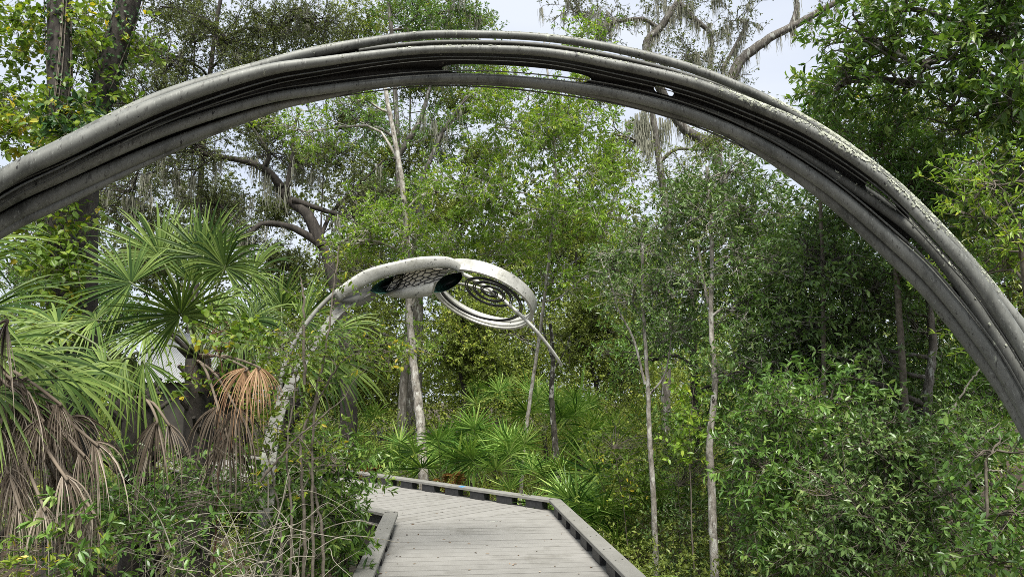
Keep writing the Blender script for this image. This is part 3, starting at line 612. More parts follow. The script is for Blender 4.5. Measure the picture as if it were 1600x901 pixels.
# stem: a wide strap and a thin pipe
def strap(pts, th_, mat, name, n=60):
    s = spline([(x, y, w2) for x, y, w2, Y in pts], n); Ys = spline([(Y, 0, 0) for *_, Y in pts], n)[:, 0]
    c = np.array([P(x, y, Y) for (x, y, _), Y in zip(s, Ys)]); wd = s[:, 2] * np.array([MPX(Y) for Y in Ys]) / 2
    t = nrm(np.gradient(c, axis=0)); u = nrm(np.cross(t, np.array([0, 1., 0]))); f = np.cross(u, t)
    rows = [c + u * wd[:, None] + f * th_, c + u * wd[:, None] - f * th_, c - u * wd[:, None] - f * th_, c - u * wd[:, None] + f * th_]
    v = np.vstack(rows); i = np.arange(n - 1); q = []
    for k in range(4):
        k2 = (k + 1) % 4; q.append(np.stack([k * n + i, k * n + i + 1, k2 * n + i + 1, k2 * n + i], -1))
    m = MB(); m.add(v, quads=np.vstack(q)); return m.build(name, mat, fd)
strap([(412, 1090, 30, 6.0), (413, 900, 26, 6.05), (418, 760, 23, 6.1), (424, 690, 22, 6.15), (441, 630, 18, 6.2), (470, 572, 14, 6.25), (500, 525, 12, 6.28), (524, 492, 13, 6.3), (548, 470, 14, 6.3), (578, 455, 10, 6.3)], .012, B['stem'], 'stem_strap')
pm = MB(); pm.tube(spline([P(432, 700, 6.3), P(438, 600, 6.3), P(455, 545, 6.35), P(485, 497, 6.4), P(520, 460, 6.45), P(550, 440, 6.5), P(575, 428, 6.55)], 50), .022, 10); pm.build('stem_pipe', B['stem'], fd, smooth=True)
#PART2
# ------------------------------------------------------------------ far building
hb = P(270, 575, 17); hz = P(270, 540, 17)[2]
bd = thing('garden_building', 'building with a pale grey ribbed metal roof glimpsed behind the palm', 'building', [hb[0] - 1.4, 17, GZ])
m = MB(); x0, x1 = P(195, 500, 17)[0], P(330, 500, 17)[0]; ze = P(0, 594, 17)[2]; zr = P(0, 535, 19)[2] + .25
m.box(((x0 + x1) / 2, 19, (ze + GZ) / 2), ((x1 - x0) / 2 - .3, 0, 0), (0, 1.8, 0), (0, 0, (ze - GZ) / 2)); m.build('wall', B['wall'], bd)
for sgn in (-1, 1):
    m = MB(); n = 70; xs = np.linspace(x0, x1, n * 2)
    zb = np.where(np.arange(n * 2) % 4 == 0, .03, 0)
    a = np.stack([xs, np.full_like(xs, 19 + sgn * 2.1), ze - .05 + zb], -1); b = np.stack([xs, np.full_like(xs, 19.0), zr + zb], -1)
    i = np.arange(n * 2 - 1); m.add(np.vstack([a, b]), quads=np.stack([i, i + 1, n * 2 + i + 1, n * 2 + i], -1)); m.build('roof', B['roof'], bd)

# ------------------------------------------------------------------ far wood and scrub
rng = np.random.default_rng(77)
def mass(name, boxes, leaf, mat, seed, ratio=.5, twl=.5, nl=12, tw=True):
    """boxes: (px0,px1,Y0,Y1,z0,z1,count) of twig sprays, clumped"""
    rg = np.random.default_rng(seed); lm = MB(); tm = MB()
    for (p0, p1, Y0, Y1, z0, z1, cnt) in boxes:
        nc = max(4, cnt // 26)
        Yc = Y0 + (Y1 - Y0) * rg.random(nc); xc = (p0 + (p1 - p0) * rg.random(nc) - 800) / FPX * Yc; zc = z0 + (z1 - z0) * rg.random(nc) ** .9
        k = rg.integers(0, nc, cnt); cs = np.stack([xc, Yc, zc], -1)[k]
        sc_ = .035 * np.mean([Y0, Y1]) + .2
        A = cs + rg.normal(size=(cnt, 3)) * np.array([1, 1, .6]) * sc_ * .55
        A[:, 2] = np.maximum(A[:, 2], GZ); A = A[~on_deck(A[:, 0], A[:, 1], .35) | (A[:, 2] < -.75)]; cnt = len(A)
        Bq = A + nrm(rg.normal(size=(cnt, 3)) + np.array([0, 0, .4])) * twl * (.5 + rg.random((cnt, 1)))
        leafy_twigs(lm, tm if tw else None, A, Bq, nl, leaf, ratio, FAR, rg, tr=.006, whorl=.3)
    if tw:
        lm.V += tm.V; base = lm.n
        # twigs stay a mesh of their own
        lm.V = lm.V[:len(lm.V) - len(tm.V)]
    o = lm.build(name, mat); o['kind'] = 'stuff'
    return o
mass('far_wood', [(-200, 1800, 34, 48, -.5, 3, 5200), (-200, 1800, 32, 44, 2, 9, 9000), (-200, 520, 34, 46, 8, 15, 1500), (520, 950, 34, 46, 8, 14, 2600), (950, 1800, 34, 46, 8, 12, 2400)], .22, G['oak'], 1, twl=1.0, nl=14, ratio=.55)
mass('distant_scrub', [(430, 1150, 20, 30, GZ, 4.6, 8200), (-100, 500, 13, 16.5, GZ, 1.5, 3200), (-100, 170, 18, 28, GZ, 4, 1500), (350, 500, 18, 28, GZ, 4, 1200), (1000, 1700, 14, 24, GZ, 3.5, 3500)], .085, G['scrub'], 2, twl=.6, nl=13)
mass('undergrowth', [(500, 1120, 16.5, 19, GZ, .9, 3600), (740, 1020, 17.2, 19.5, GZ, 1.7, 2200), (500, 1000, 13, 16, GZ, -.5, 1200), (960, 1250, 10, 14, GZ, .5, 3000), (-150, 560, 8, 14, GZ, .5, 1800)], .055, G['scrub'], 3, twl=.4, nl=12)
mass('ground_cover', [(1000, 1700, 5.2, 9, GZ, -.2, 2200), (900, 1100, 7.5, 10, GZ, -.5, 900), (-100, 560, 3.6, 8, GZ, -.3, 2200)],   .05, G['olive'], 4, twl=.22, nl=10)
# leaf litter
lm = MB(); n = 26000; Yl = 3 + 17 * rng.random(n) ** .7; xl = rng.normal(size=n) * 6
pos = np.stack([xl, Yl, np.full(n, GZ + .03)], -1); add_leaves(lm, pos, rdir(rng, n) * [1, 1, .15], np.array([0, 0, 1.]) + rng.normal(size=(n, 3)) * .4, .06, .5, FAR, rng)
lm.build('leaf_litter', G['litter'])['kind'] = 'stuff'

# ------------------------------------------------------------------ trees
T = tree
# background oaks and hardwoods
T('live_oak', 'sprawling live oak with bare dark limbs behind the palms', 'tree',
  [(545, 600, 17), (530, 480, 17), (512, 405, 17), (500, 378, 17)], .24,
  [(250, 262, 17.5, 95, 45, 1.8, 1.5), (190, 335, 17, 110, 45, 1.8, 1.5), (330, 330, 18, 80, 35, 1.6, 1.1), (300, 225, 16, 70, 35, 1.4, .9), (120, 290, 18, 100, 50, 2, 1.2), (420, 240, 17, 70, 45, 1.5, .9), (480, 260, 18, 60, 40, 1.5, .8), (380, 380, 17, 60, 30, 1.2, .7), (560, 300, 17, 60, 50, 1.4, .9)],
  .06, B['dark'], G['oak'], 21, tmpl=FAR, nsub=20, ntw=16, nl=15, twl=.45, ratio=.45, moss=.12, sub_r=.014,
  limbs=[([(503, 385, 17), (480, 335, 17), (452, 312, 17.2), (432, 282, 17.3)], .16, .11),
         ([(440, 292, 17.2), (418, 268, 17), (385, 253, 16.8), (330, 243, 16.6), (285, 236, 16.5), (240, 246, 16.4)], .11, .035),
         ([(340, 244, 16.7), (310, 262, 16.6), (296, 290, 16.5)], .04, .015), ([(500, 372, 17), (520, 330, 17.4), (560, 290, 17.6), (600, 250, 17.8)], .06, .02),
         ([(500, 380, 17), (455, 355, 16.8), (410, 350, 16.5), (380, 372, 16.3), (330, 380, 16)], .11, .03),
         ([(458, 312, 17), (510, 330, 17), (545, 338, 17), (590, 336, 17)], .085, .02),
         ([(447, 300, 17), (455, 255, 17), (460, 200, 17), (470, 170, 17)], .07, .025),
         ([(410, 265, 17), (420, 240, 17), (395, 200, 17)], .07, .03)])
T('live_oak', 'tall fine-leaved oak filling the top left above the arch', 'tree',
  [(300, 620, 22), (312, 300, 22), (335, 60, 22), (370, -120, 22)], .13,
  [(260, 90, 21, 90, 60, 2, 1.6), (360, 60, 21, 90, 60, 2, 1.6), (210, 160, 20, 80, 50, 2, 1.3), (440, 40, 22, 80, 50, 2, 1.3), (300, 170, 21, 80, 40, 2, 1.3), (400, 130, 21, 80, 40, 2, 1.2), (500, 30, 22, 70, 40, 2, 1.1), (250, 10, 22, 90, 50, 2, .8), (560, 90, 22, 60, 50, 2, 1.0)],
  .075, B['dark'], G['oak'], 22, tmpl=FAR, nsub=20, ntw=16, nl=15, twl=.55, ratio=.45, moss=.1, sub_r=.016)
T('oak_tree', 'oak behind the arch crown with green leaves around grey upright trunk', 'tree',
  [(628, 640, 19), (640, 480, 19), (625, 330, 19), (618, 150, 19), (604, -60, 19)], .14,
  [(560, 190, 19, 70, 60, 2, .9), (640, 40, 19, 90, 50, 2, 1.4), (700, 90, 19, 80, 50, 2, 1.2), (600, 300, 18, 80, 50, 1.8, .8), (680, 210, 19, 70, 70, 1.8, .9), (740, 20, 19, 60, 40, 1.6, 1.0), (640, 430, 19, 70, 40, 1.5, .9)],
  .09, B['grey'], G['mid'], 23, tmpl=FAR, nsub=17, ntw=14, nl=13, twl=.5, ratio=.4, moss=.08, sub_r=.014,
  limbs=[([(618, 250, 19), (655, 190, 19), (672, 135, 19)], .1, .05), ([(625, 380, 19), (640, 330, 19), (690, 210, 19), (730, 150, 19)], .09, .04)])
T('moss_draped_oak', 'open oak hung with grey Spanish moss against the sky top right', 'tree',
  [(1180, 620, 24), (1150, 380, 24), (1120, 240, 24), (1128, 175, 24)], .34,
  [(1060, 10, 24, 90, 40, 2.2, .8), (960, 30, 24, 60, 50, 2, .8), (1150, 30, 24, 60, 40, 2, .6), (1120, 130, 23, 70, 60, 2, .7), (1200, 190, 23, 60, 40, 1.6, .5), (1010, 100, 23, 60, 40, 1.8, .6), (880, 10, 24, 50, 25, 1.6, .5), (1080, 80, 23.5, 70, 45, 2, .6), (1290, 15, 24, 50, 20, 1.5, .2)],
  .085, B['grey'], G['oak'], 24, tmpl=FAR, nsub=20, ntw=12, nl=9, twl=.5, ratio=.45, moss=.55, sub_r=.016,
  limbs=[([(1128, 180, 24), (1150, 105, 24), (1200, 62, 24), (1260, 30, 24), (1330, -10, 24)], .24, .1),
         ([(1120, 230, 24), (1060, 190, 24), (1010, 80, 24), (1035, 40, 24), (1060, 0, 24), (1080, -40, 24)], .2, .09),
         ([(1030, 45, 24), (1000, 30, 24), (950, 40, 24), (930, 60, 24)], .09, .04),
         ([(1060, 5, 24), (1085, 30, 24), (1110, 55, 24), (1110, 100, 24)], .12, .05),
         ([(1235, 45, 24), (1245, 10, 24), (1240, -30, 24)], .11, .06),
         ([(1128, 110, 24), (1150, 70, 24), (1170, 30, 24)], .09, .04)])
def moss_bunch(lm, tm, mm, rng):
    for _ in range(34): hang_moss(mm, P(1012 + rng.normal() * 14, 190 + rng.normal() * 12, 16), .5 + rng.random() * .6, rng)
T('young_oak', 'slim tree with thick moss bunch hanging just below the arch', 'tree',
  [(1040, 620, 16), (1045, 400, 16), (1030, 250, 16), (1018, 170, 16), (1010, 120, 16)], .13,
  [(1070, 290, 16, 90, 60, 1.6, 1.3), (960, 210, 16, 60, 40, 1.4, .7), (1130, 230, 16, 50, 40, 1.3, .8), (1010, 380, 16, 80, 60, 1.5, 1.0)],
  .08, B['grey'], G['olive'], 25, tmpl=FAR, nsub=16, ntw=12, nl=12, twl=.45, ratio=.36, sub_r=.01, extra=moss_bunch)
T('sweetbay_tree', 'light green broad-crowned tree under the middle of the arch', 'tree',
  [(815, 745, 14), (826, 640, 14), (842, 530, 13.8), (858, 400, 13.3), (868, 260, 13), (850, 60, 13)], .05,
  [(840, 230, 13, 90, 60, 1.5, 1.4), (770, 200, 13, 70, 50, 1.3, 1.1), (900, 180, 13, 80, 50, 1.4, 1.1), (750, 300, 13, 80, 55, 1.4, 1.2), (860, 330, 13, 90, 55, 1.4, 1.2), (930, 270, 13, 60, 60, 1.3, 1.0), (800, 150, 13, 80, 30, 1.3, .8), (960, 330, 12.5, 60, 60, 1.3, .8), (910, 60, 13, 50, 30, 1, .5), (960, 440, 13, 70, 50, 1.2, .9), (870, 440, 13.5, 70, 45, 1.2, .8)],
  .11, B['pale'], G['bright'], 26, tmpl=FAR, nsub=15, ntw=10, nl=11, twl=.4, ratio=.32, sub_r=.009, whorl=.5)
T('maple_sapling', 'pale green low-spreading tree leafing over the curled fern sculpture', 'tree',
  [(662, 748, 14.5), (655, 640, 14.5), (645, 560, 14.5), (637, 430, 14.4), (630, 300, 14.3), (600, 130, 14.2)], .12,
  [(560, 375, 14, 60, 35, 1.2, 1.0), (640, 365, 14, 70, 35, 1.3, 1.1), (720, 375, 14, 60, 30, 1.2, 1.0), (590, 330, 14, 50, 30, 1.1, .6), (470, 205, 14, 65, 40, 1.2, 1.0), (560, 160, 14.3, 60, 30, 1.2, .5), (690, 300, 14, 60, 50, 1.2, .7), (800, 380, 14, 70, 35, 1.2, 1.0), (650, 540, 14.5, 50, 30, 1, .35)],
  .095, B['pale'], G['bright'], 27, tmpl=FAR, nsub=15, ntw=10, nl=11, twl=.38, ratio=.36, sub_r=.009, whorl=.5,
  limbs=[([(640, 490, 14.5), (655, 450, 14.3), (670, 420, 14.2)], .03, .01)])
T('broad_trunk_oak', 'thick furrowed grey trunk standing behind the pale spotted sapling', 'tree',
  [(640, 690, 20.5), (645, 560, 20.5), (650, 460, 20.5), (655, 300, 20.5)], .42,
  [(560, 430, 21, 80, 50, 1.6, 1.2), (740, 440, 21, 90, 60, 1.8, 1.5), (820, 520, 22, 90, 50, 2, 1.4), (560, 530, 21, 80, 50, 2, 1.2)],
  .09, B['grey'], G['scrub'], 28, tmpl=FAR, nsub=18, ntw=13, nl=12, twl=.5, ratio=.45, sub_r=.012)
for (lab, bx, bY, cl, mt, sd) in [
    ('tall hazy oak behind the left part of the arch opening', 500, 29, [(430, 330), (520, 240), (600, 330), (400, 200), (480, 120), (560, 400), (560, 170), (440, 420)], 'oak', 36),
    ('far hardwood showing between the grey upright trunk and the light green tree', 720, 28, [(700, 330), (760, 250), (660, 230), (720, 150), (800, 400), (640, 120), (590, 260), (700, 420)], 'olive', 37),
    ('far hardwood behind the arch crown right of centre', 900, 29, [(900, 350), (960, 260), (860, 180), (1000, 400), (930, 120)], 'scrub', 38),
    ('distant oak crown filling the gap above the left pipes', 300, 30, [(200, 80), (300, 30), (400, 90), (150, 230), (260, 210), (340, 330), (220, 400), (480, 60)], 'oak', 39),
    ('distant oak beyond the cut-off palm at far left', 40, 28, [(20, 300), (60, 420), (0, 180), (100, 350), (140, 60)], 'oak', 40),
    ('far pine-like hardwood rising past the top of the arch', 640, 31, [(560, 40), (640, 0), (720, 50), (780, 120), (660, 80)], 'scrub', 53),
    ('leaning dark sapling between the palmettos and the ring', 722, 19, [(700, 540), (760, 560), (730, 500)], 'scrub', 31),
    ('bushy scrub oak behind the broken dark trunk', 930, 20, [(900, 540), (960, 520), (930, 480), (990, 580)], 'olive', 32),
    ('yellow-green tree far back beneath the sculpture ring', 800, 24, [(790, 600), (840, 570), (760, 620), (720, 590)], 'vine', 33),
    ('shrubby tree far left beyond the roof', 120, 24, [(60, 430), (140, 450), (200, 500), (20, 500)], 'mid', 34),
    ('hazel-like tree rising behind the orange ferns', 540, 22, [(520, 590), (580, 620), (480, 620), (560, 560)], 'scrub', 35)]:
    T('understory_tree', lab, 'tree', [(bx, 700, bY), (bx + 4, 620, bY), (bx - 6, 560, bY), (bx + 5, cl[0][1] - 60, bY)], .09,
      [(x, y, bY, 66, 48, 1.5, 1.0) for x, y in cl], .095 if bY < 26 else .13, B['dark'], G[mt], sd, tmpl=FAR, nsub=26, ntw=15, nl=14, twl=.5, ratio=.42, sub_r=.011)
T('broken_trunk_tree', 'dark mottled trunk snapped off just below the sculpture rod', 'tree', [(872, 765, 14.2), (868, 700, 14.2), (862, 620, 14.2), (864, 560, 14.2), (860, 505, 14.2)], .085,
  [(850, 500, 14.2, 26, 22, .4, .5), (880, 540, 14.2, 30, 30, .4, .3)], .07, B['spot'], G['olive'], 29, tmpl=FAR, nsub=9, ntw=7, nl=6, twl=.3, limbs=[([(863, 560, 14.2), (850, 520, 14.2), (846, 498, 14.2)], .03, .01), ([(864, 580, 14.2), (884, 545, 14.2), (892, 520, 14.2)], .02, .008)])
# thin pale trunks right of the boardwalk
T('young_birch_barked_tree', 'slender mottled trunk nearer the kerb with dusky twiggy crown', 'tree',
  [(1025, 890, 9), (1020, 760, 9), (1014, 660, 9), (1012, 590, 9), (1005, 480, 9), (1004, 380, 9)], .045,
  [(985, 470, 9, 60, 50, .8, 1.0), (1040, 440, 9, 60, 55, .8, 1.0), (1000, 390, 9, 70, 45, .8, 1.0), (1050, 520, 9, 50, 40, .7, .8), (950, 420, 9.3, 50, 50, .7, .6)],
  .06, B['pale'], G['blue'], 41, nsub=15, ntw=10, nl=9, twl=.28, ratio=.36,
  limbs=[([(1008, 600, 9), (990, 530, 9), (965, 480, 9), (950, 420, 9)], .018, .008), ([(1012, 620, 9), (1040, 580, 9), (1052, 500, 9)], .016, .007)])
T('young_birch_barked_tree', 'taller white-blotched trunk right of its slender neighbour', 'tree',
  [(1117, 905, 8), (1112, 760, 8), (1109, 690, 8), (1117, 600, 8.1), (1111, 500, 8.2), (1112, 380, 8.4), (1105, 260, 8.4)], .055,
  [(1110, 330, 8.4, 80, 60, .9, 1.3), (1170, 400, 8.4, 70, 60, .9, 1.2), (1060, 330, 8.5, 60, 60, .8, .9), (1150, 270, 8.4, 70, 50, .8, 1.0), (1090, 440, 8.5, 60, 50, .8, .9), (1160, 480, 8.3, 60, 50, .8, 1.0), (1200, 330, 8.4, 70, 60, .9, 1.0)],
  .07, B['pale'], G['blue'], 42, nsub=15, ntw=10, nl=9, twl=.3, ratio=.36,
  limbs=[([(1108, 480, 8.3), (1098, 430, 8.3), (1090, 380, 8.3)], .022, .01)])
T('bay_tree', 'dense dull green tree filling the view under the arch right shoulder', 'tree',
  [(1455, 700, 7), (1450, 620, 7), (1457, 530, 7), (1440, 400, 7), (1400, 260, 7)], .06,
  [(1260, 420, 7.4, 90, 70, .9, 1.5), (1350, 470, 7.2, 90, 70, .9, 1.5), (1240, 520, 7.6, 90, 60, .9, 1.3), (1340, 570, 7.3, 80, 60, .8, 1.3), (1440, 520, 7.6, 80, 60, .8, 1.0), (1300, 340, 7.6, 80, 50, .8, 1.0), (1180, 580, 8, 80, 60, .9, 1.0), (1420, 640, 7.4, 70, 60, .8, 1.0)],
  .068, B['grey'], G['blue'], 43, nsub=20, ntw=10, nl=9, twl=.3, ratio=.36)
T('olive_shrub', 'olive narrow-leaved shrub just outside the arch upper right', 'shrub',
  [(1420, 700, 6.8), (1400, 420, 6.6), (1390, 280, 6.5)], .045,
  [(1360, 220, 6.4, 70, 50, .7, 1.1), (1440, 250, 6.4, 70, 60, .7, 1.3), (1400, 310, 6.6, 80, 50, .7, 1.2), (1480, 320, 6.3, 60, 60, .7, 1.1), (1300, 190, 6.8, 60, 40, .7, .8), (1500, 400, 6.3, 70, 50, .7, 1.0)],
  .065, B['twig'], G['mid'], 44, nsub=19, ntw=10, nl=10, twl=.26, ratio=.34)
T('magnolia_tree', 'large dark broad-leaved tree overhanging the top right corner', 'tree',
  [(1700, 820, 6), (1680, 500, 6), (1620, 250, 5.8), (1580, 60, 5.6), (1540, -120, 5.6)], .12,
  [(1520, 60, 5.4, 80, 70, .7, .8), (1440, 100, 5.6, 70, 70, .7, .6), (1340, 60, 5.8, 70, 50, .6, .8), (1570, 160, 5.3, 70, 70, .7, .8), (1400, 20, 5.6, 80, 40, .7, .5), (1480, 170, 5.6, 60, 50, .6, .5), (1320, 130, 5.8, 50, 40, .5, .5), (1590, 280, 5.4, 60, 60, .7, 1.0), (1560, 0, 5.4, 90, 50, .8, 1.0)],
  .088, B['grey'], G['bay'], 45, nsub=16, ntw=9, nl=9, twl=.26, ratio=.36, whorl=.6)
T('yellowing_sapling', 'small sapling with yellowing leaves poking above the arch shoulder', 'sapling',
  [(1290, 700, 7.2), (1285, 400, 7.2), (1275, 180, 7.2), (1270, 130, 7.2)], .03,
  [(1265, 150, 7.2, 40, 25, .4, .6), (1300, 190, 7.1, 45, 30, .4, .7), (1370, 130, 7, 45, 15, .4, .4)],
  .085, B['twig'], G['vine'], 46, nsub=9, ntw=8, nl=8, twl=.22, ratio=.42)
T('bright_shrub', 'fresh yellow-green shrub along the right edge outside the arch', 'shrub',
  [(1660, 900, 4.8), (1620, 600, 4.6), (1590, 350, 4.5)], .035,
  [(1560, 280, 4.5, 50, 60, .4, .9), (1590, 380, 4.4, 50, 60, .4, 1.0), (1520, 340, 4.7, 40, 50, .4, .7), (1590, 500, 4.4, 40, 50, .4, .7), (1530, 430, 4.8, 40, 40, .4, .5)],
  .055, B['twig'], G['bright'], 47, nsub=7, ntw=8, nl=10, twl=.24, ratio=.34)
T('laurel_shrub', 'glossy leafy shrub with long light leaves at middle right of the trunks', 'shrub',
  [(1240, 900, 6.4), (1235, 780, 6.4), (1225, 650, 6.4)], .035,
  [(1215, 650, 6.3, 70, 60, .6, 1.0), (1180, 730, 6.3, 60, 50, .6, .9), (1260, 720, 6.2, 70, 60, .6, 1.1), (1200, 810, 6.2, 60, 50, .6, 1.0), (1290, 630, 6.5, 60, 50, .6, .9), (1230, 880, 6.0, 70, 40, .6, 1.0)],
  .075, B['twig'], G['mid'], 48, nsub=13, ntw=9, nl=9, twl=.28, ratio=.3)
T('holly_shrub', 'dense small-leaved shrub at the bottom right in front of the dark hollow', 'shrub',
  [(1400, 960, 5.6), (1390, 850, 5.6), (1380, 700, 5.6)], .035,
  [(1360, 690, 5.6, 70, 50, .55, 1.2), (1330, 780, 5.4, 70, 50, .5, 1.2), (1430, 740, 5.6, 60, 50, .5, 1.1), (1390, 850, 5.3, 80, 50, .5, 1.3), (1300, 870, 5.3, 60, 50, .5, 1.1), (1470, 840, 5.6, 60, 50, .5, .9), (1480, 690, 6, 50, 40, .5, .8)],
  .052, B['twig'], G['blue'], 49, nsub=18, ntw=10, nl=9, twl=.24, ratio=.42)
T('oak_seedling', 'wavy-leaved oak shrub in the bottom right corner by the arch foot', 'shrub',
  [(1560, 960, 4.6), (1545, 850, 4.6), (1540, 720, 4.6)], .022,
  [(1560, 700, 4.6, 40, 35, .35, .6), (1570, 800, 4.5, 45, 35, .35, .6), (1500, 850, 4.8, 45, 35, .35, .6), (1570, 880, 4.4, 40, 30, .3, .5), (1480, 760, 5, 40, 35, .35, .5)],
  .065, B['twig'], G['mid'], 50, nsub=9, ntw=8, nl=8, twl=.22, ratio=.45)
T('backing_thicket_tree', 'dark tree closing off the wood behind the right-hand shrubs', 'tree',
  [(1520, 860, 9.5), (1510, 600, 9.5), (1490, 300, 9.5)], .1,
  [(1300, 700, 9.5, 110, 80, 1, 1.6), (1450, 720, 9.5, 110, 80, 1, 1.6), (1560, 600, 9.5, 90, 90, 1, 1.5), (1500, 420, 9.5, 110, 90, 1, 1.7), (1180, 700, 9.8, 90, 80, 1, 1.2), (1350, 580, 10, 110, 70, 1, 1.4), (1580, 800, 9, 80, 70, 1, 1.1), (1580, 330, 9, 80, 80, 1, 1.2), (1350, 830, 9, 120, 50, 1, 1.2)],
  .085, B['dark'], G['bay'], 51, tmpl=FAR, nsub=17, ntw=11, nl=10, twl=.36, ratio=.4)
T('backing_thicket_tree', 'shadowed tree behind the two slim mottled trunks', 'tree',
  [(1090, 860, 12), (1085, 600, 12), (1080, 420, 12)], .1,
  [(1080, 520, 12, 90, 60, 1.2, 1.3), (1000, 560, 12, 80, 60, 1.2, 1.0), (1160, 600, 11.5, 90, 60, 1.2, 1.3), (1090, 660, 11.5, 90, 60, 1, 1.1), (1200, 480, 12, 90, 70, 1.2, 1.3), (1180, 350, 12, 90, 70, 1.2, 1.1)],
  .08, B['dark'], G['mid'], 52, tmpl=FAR, nsub=17, ntw=11, nl=10, twl=.38, ratio=.4)
T('wax_myrtle', 'soft mid-green bushy tree filling the space behind the arch lower right leg', 'tree',
  [(1380, 860, 8.3), (1370, 640, 8.3), (1360, 450, 8.3)], .05,
  [(1230, 480, 8.2, 80, 60, .7, 1.3), (1320, 420, 8.2, 80, 60, .7, 1.3), (1400, 470, 8.2, 80, 60, .7, 1.3), (1300, 560, 8, 90, 60, .7, 1.4), (1420, 590, 8, 80, 60, .7, 1.4), (1500, 660, 7.8, 70, 60, .6, 1.2), (1560, 620, 8, 60, 60, .6, 1.0), (1200, 580, 8.4, 60, 60, .6, 1.0), (1480, 520, 8, 60, 50, .6, .9), (1260, 380, 8.4, 70, 40, .6, .9)],
  .065, B['grey'], G['mid'], 54, nsub=18, ntw=11, nl=10, twl=.28, ratio=.36)
T('wax_myrtle', 'lighter bushy tree outside the arch below the dark magnolia', 'tree',
  [(1640, 860, 7.4), (1600, 500, 7.4), (1520, 260, 7.4)], .05,
  [(1380, 190, 7.3, 70, 40, .6, .9), (1460, 220, 7.2, 70, 50, .6, 1.2), (1540, 260, 7.2, 70, 50, .6, 1.1), (1430, 300, 7.3, 60, 40, .6, 1.0), (1520, 360, 7.2, 60, 50, .6, 1.1), (1590, 440, 7.2, 50, 50, .6, .9)],
  .065, B['grey'], G['olive'], 55, nsub=18, ntw=11, nl=10, twl=.26, ratio=.34)
# ------------------------------------------------------------------ vine-clad trunks, top left
def clad(label, pts, tr_, seed, spots):
    rng = np.random.default_rng(seed); tp = [P(*q) for q in pts]; base = [tp[0][0], tp[0][1], GZ]; tp[0][2] = min(tp[0][2], GZ - .05)
    th = thing('vine_clad_tree', label, 'tree', base); path = spline(tp, 60); m = MB(); m.tube(path, np.linspace(tr_ * 1.25, tr_ * .85, 60), 14)
    m.build('trunk', B['dark'], th, smooth=True)
    lm = MB(); tm = MB(); im = MB(); A = []; Bq = []
    for (px, py, Y, rx, ry, rY, cnt) in spots:
        C0 = P(px, py, Y); rr = np.array([rx * MPX(Y), rY, ry * MPX(Y)]); cnt = int(cnt * .42)
        a = C0 + rdir(rng, cnt) * (rng.random((cnt, 1)) ** .4) * rr; A.append(a)
        cnt = len(a); Bq.append(a + nrm(rng.normal(size=(cnt, 3)) + np.array([0, -.4, -.1])) * (.1 + .28 * rng.random((cnt, 1))))
    leafy_twigs(lm, tm, np.vstack(A), np.vstack(Bq), 6, .085, .62, NEAR, rng, tr=.003, whorl=.2, droop=.35, spread=.9)
    for k in range(900):                       # ivy hugging the bark
        j = rng.integers(10, 59); a = rng.random() * 6.28
        rr = tr_ * 1.0 + .02 * rng.random()
        p = path[j] + (path[min(j + 1, 59)] - path[j]) * rng.random() + np.array([math.cos(a), math.sin(a), 0]) * rr
        o_ = np.array([math.cos(a), math.sin(a), 0])
        add_leaves(im, p[None], (o_ * .3 + rng.normal(size=3) * .5 + [0, 0, -.5])[None], (o_ + rng.normal(size=3) * .4)[None], .05, .7, NEAR, rng)
    for k in range(7):                         # climbing stems
        j0 = rng.integers(20, 40); a = rng.random() * 6.28 ; js = np.arange(j0, 60, 3)
        pts_ = [path[j] + np.array([math.cos(a + j * .05), math.sin(a + j * .05), 0]) * (tr_ * 1.08) for j in js]
        if len(pts_) > 2: tm.tube(spline(pts_, 30), .007, 5)
    lm.build('vine_leaves', G['vine'], th); tm.build('vine_stems', B['twig'], th, smooth=True); im.build('ivy', G['ivy'], th)
    return th
clad('upright dark trunk wrapped in yellow-green vines at far left top', [(100, 900, 7.6), (95, 600, 7.6), (92, 250, 7.6), (92, 100, 7.6), (88, -80, 7.6)], .125, 61,
     [(45, 60, 7.8, 45, 60, .4, 240), (115, 170, 7.7, 50, 50, .3, 200), (100, 215, 7.2, 50, 25, .3, 130), (45, 200, 7.5, 40, 50, .35, 200), (10, 150, 7.7, 40, 60, .4, 120), (140, 60, 7.8, 30, 70, .3, 130), (130, 225, 7.1, 40, 25, .3, 90), (40, 370, 7.4, 60, 50, .4, 200), (100, 420, 7.2, 40, 50, .3, 220), (90, 520, 7.2, 45, 50, .3, 240), (110, 330, 7.3, 40, 40, .3, 90)])
clad('leaning vine-wrapped trunk beside the upright one above the arch', [(130, 900, 8.2), (128, 600, 8.2), (135, 250, 8.2), (165, 130, 8.2), (195, 30, 8.2), (225, -80, 8.2)], .14, 62,
     [(140, 200, 7.9, 40, 30, .3, 120), (200, 150, 8.3, 30, 40, .3, 80), (150, 30, 8.6, 30, 50, .3, 70), (230, 70, 8.3, 25, 35, .3, 70), (20, 20, 8, 60, 40, .4, 90)])
rng = np.random.default_rng(64)
lm = MB(); tm = MB(); C0 = P(105, 190, 6.9); n = 46
a = C0 + rdir(rng, n) * rng.random((n, 1)) ** .4 * np.array([.32, .15, .26]); 
leafy_twigs(lm, tm, a, a + nrm(rng.normal(size=(n, 3)) + [0, -.5, -.2]) * .14, 5, .1, .5, NEAR, rng, tr=.003, whorl=.9, droop=.3, spread=.9)
cr = thing('creeper_clump', 'dark blue-green five-leaved creeper on the vine-wrapped trunk', 'creeper', C0); lm.build('leaves', G['ivy'], cr); tm.build('stems', B['twig'], cr)

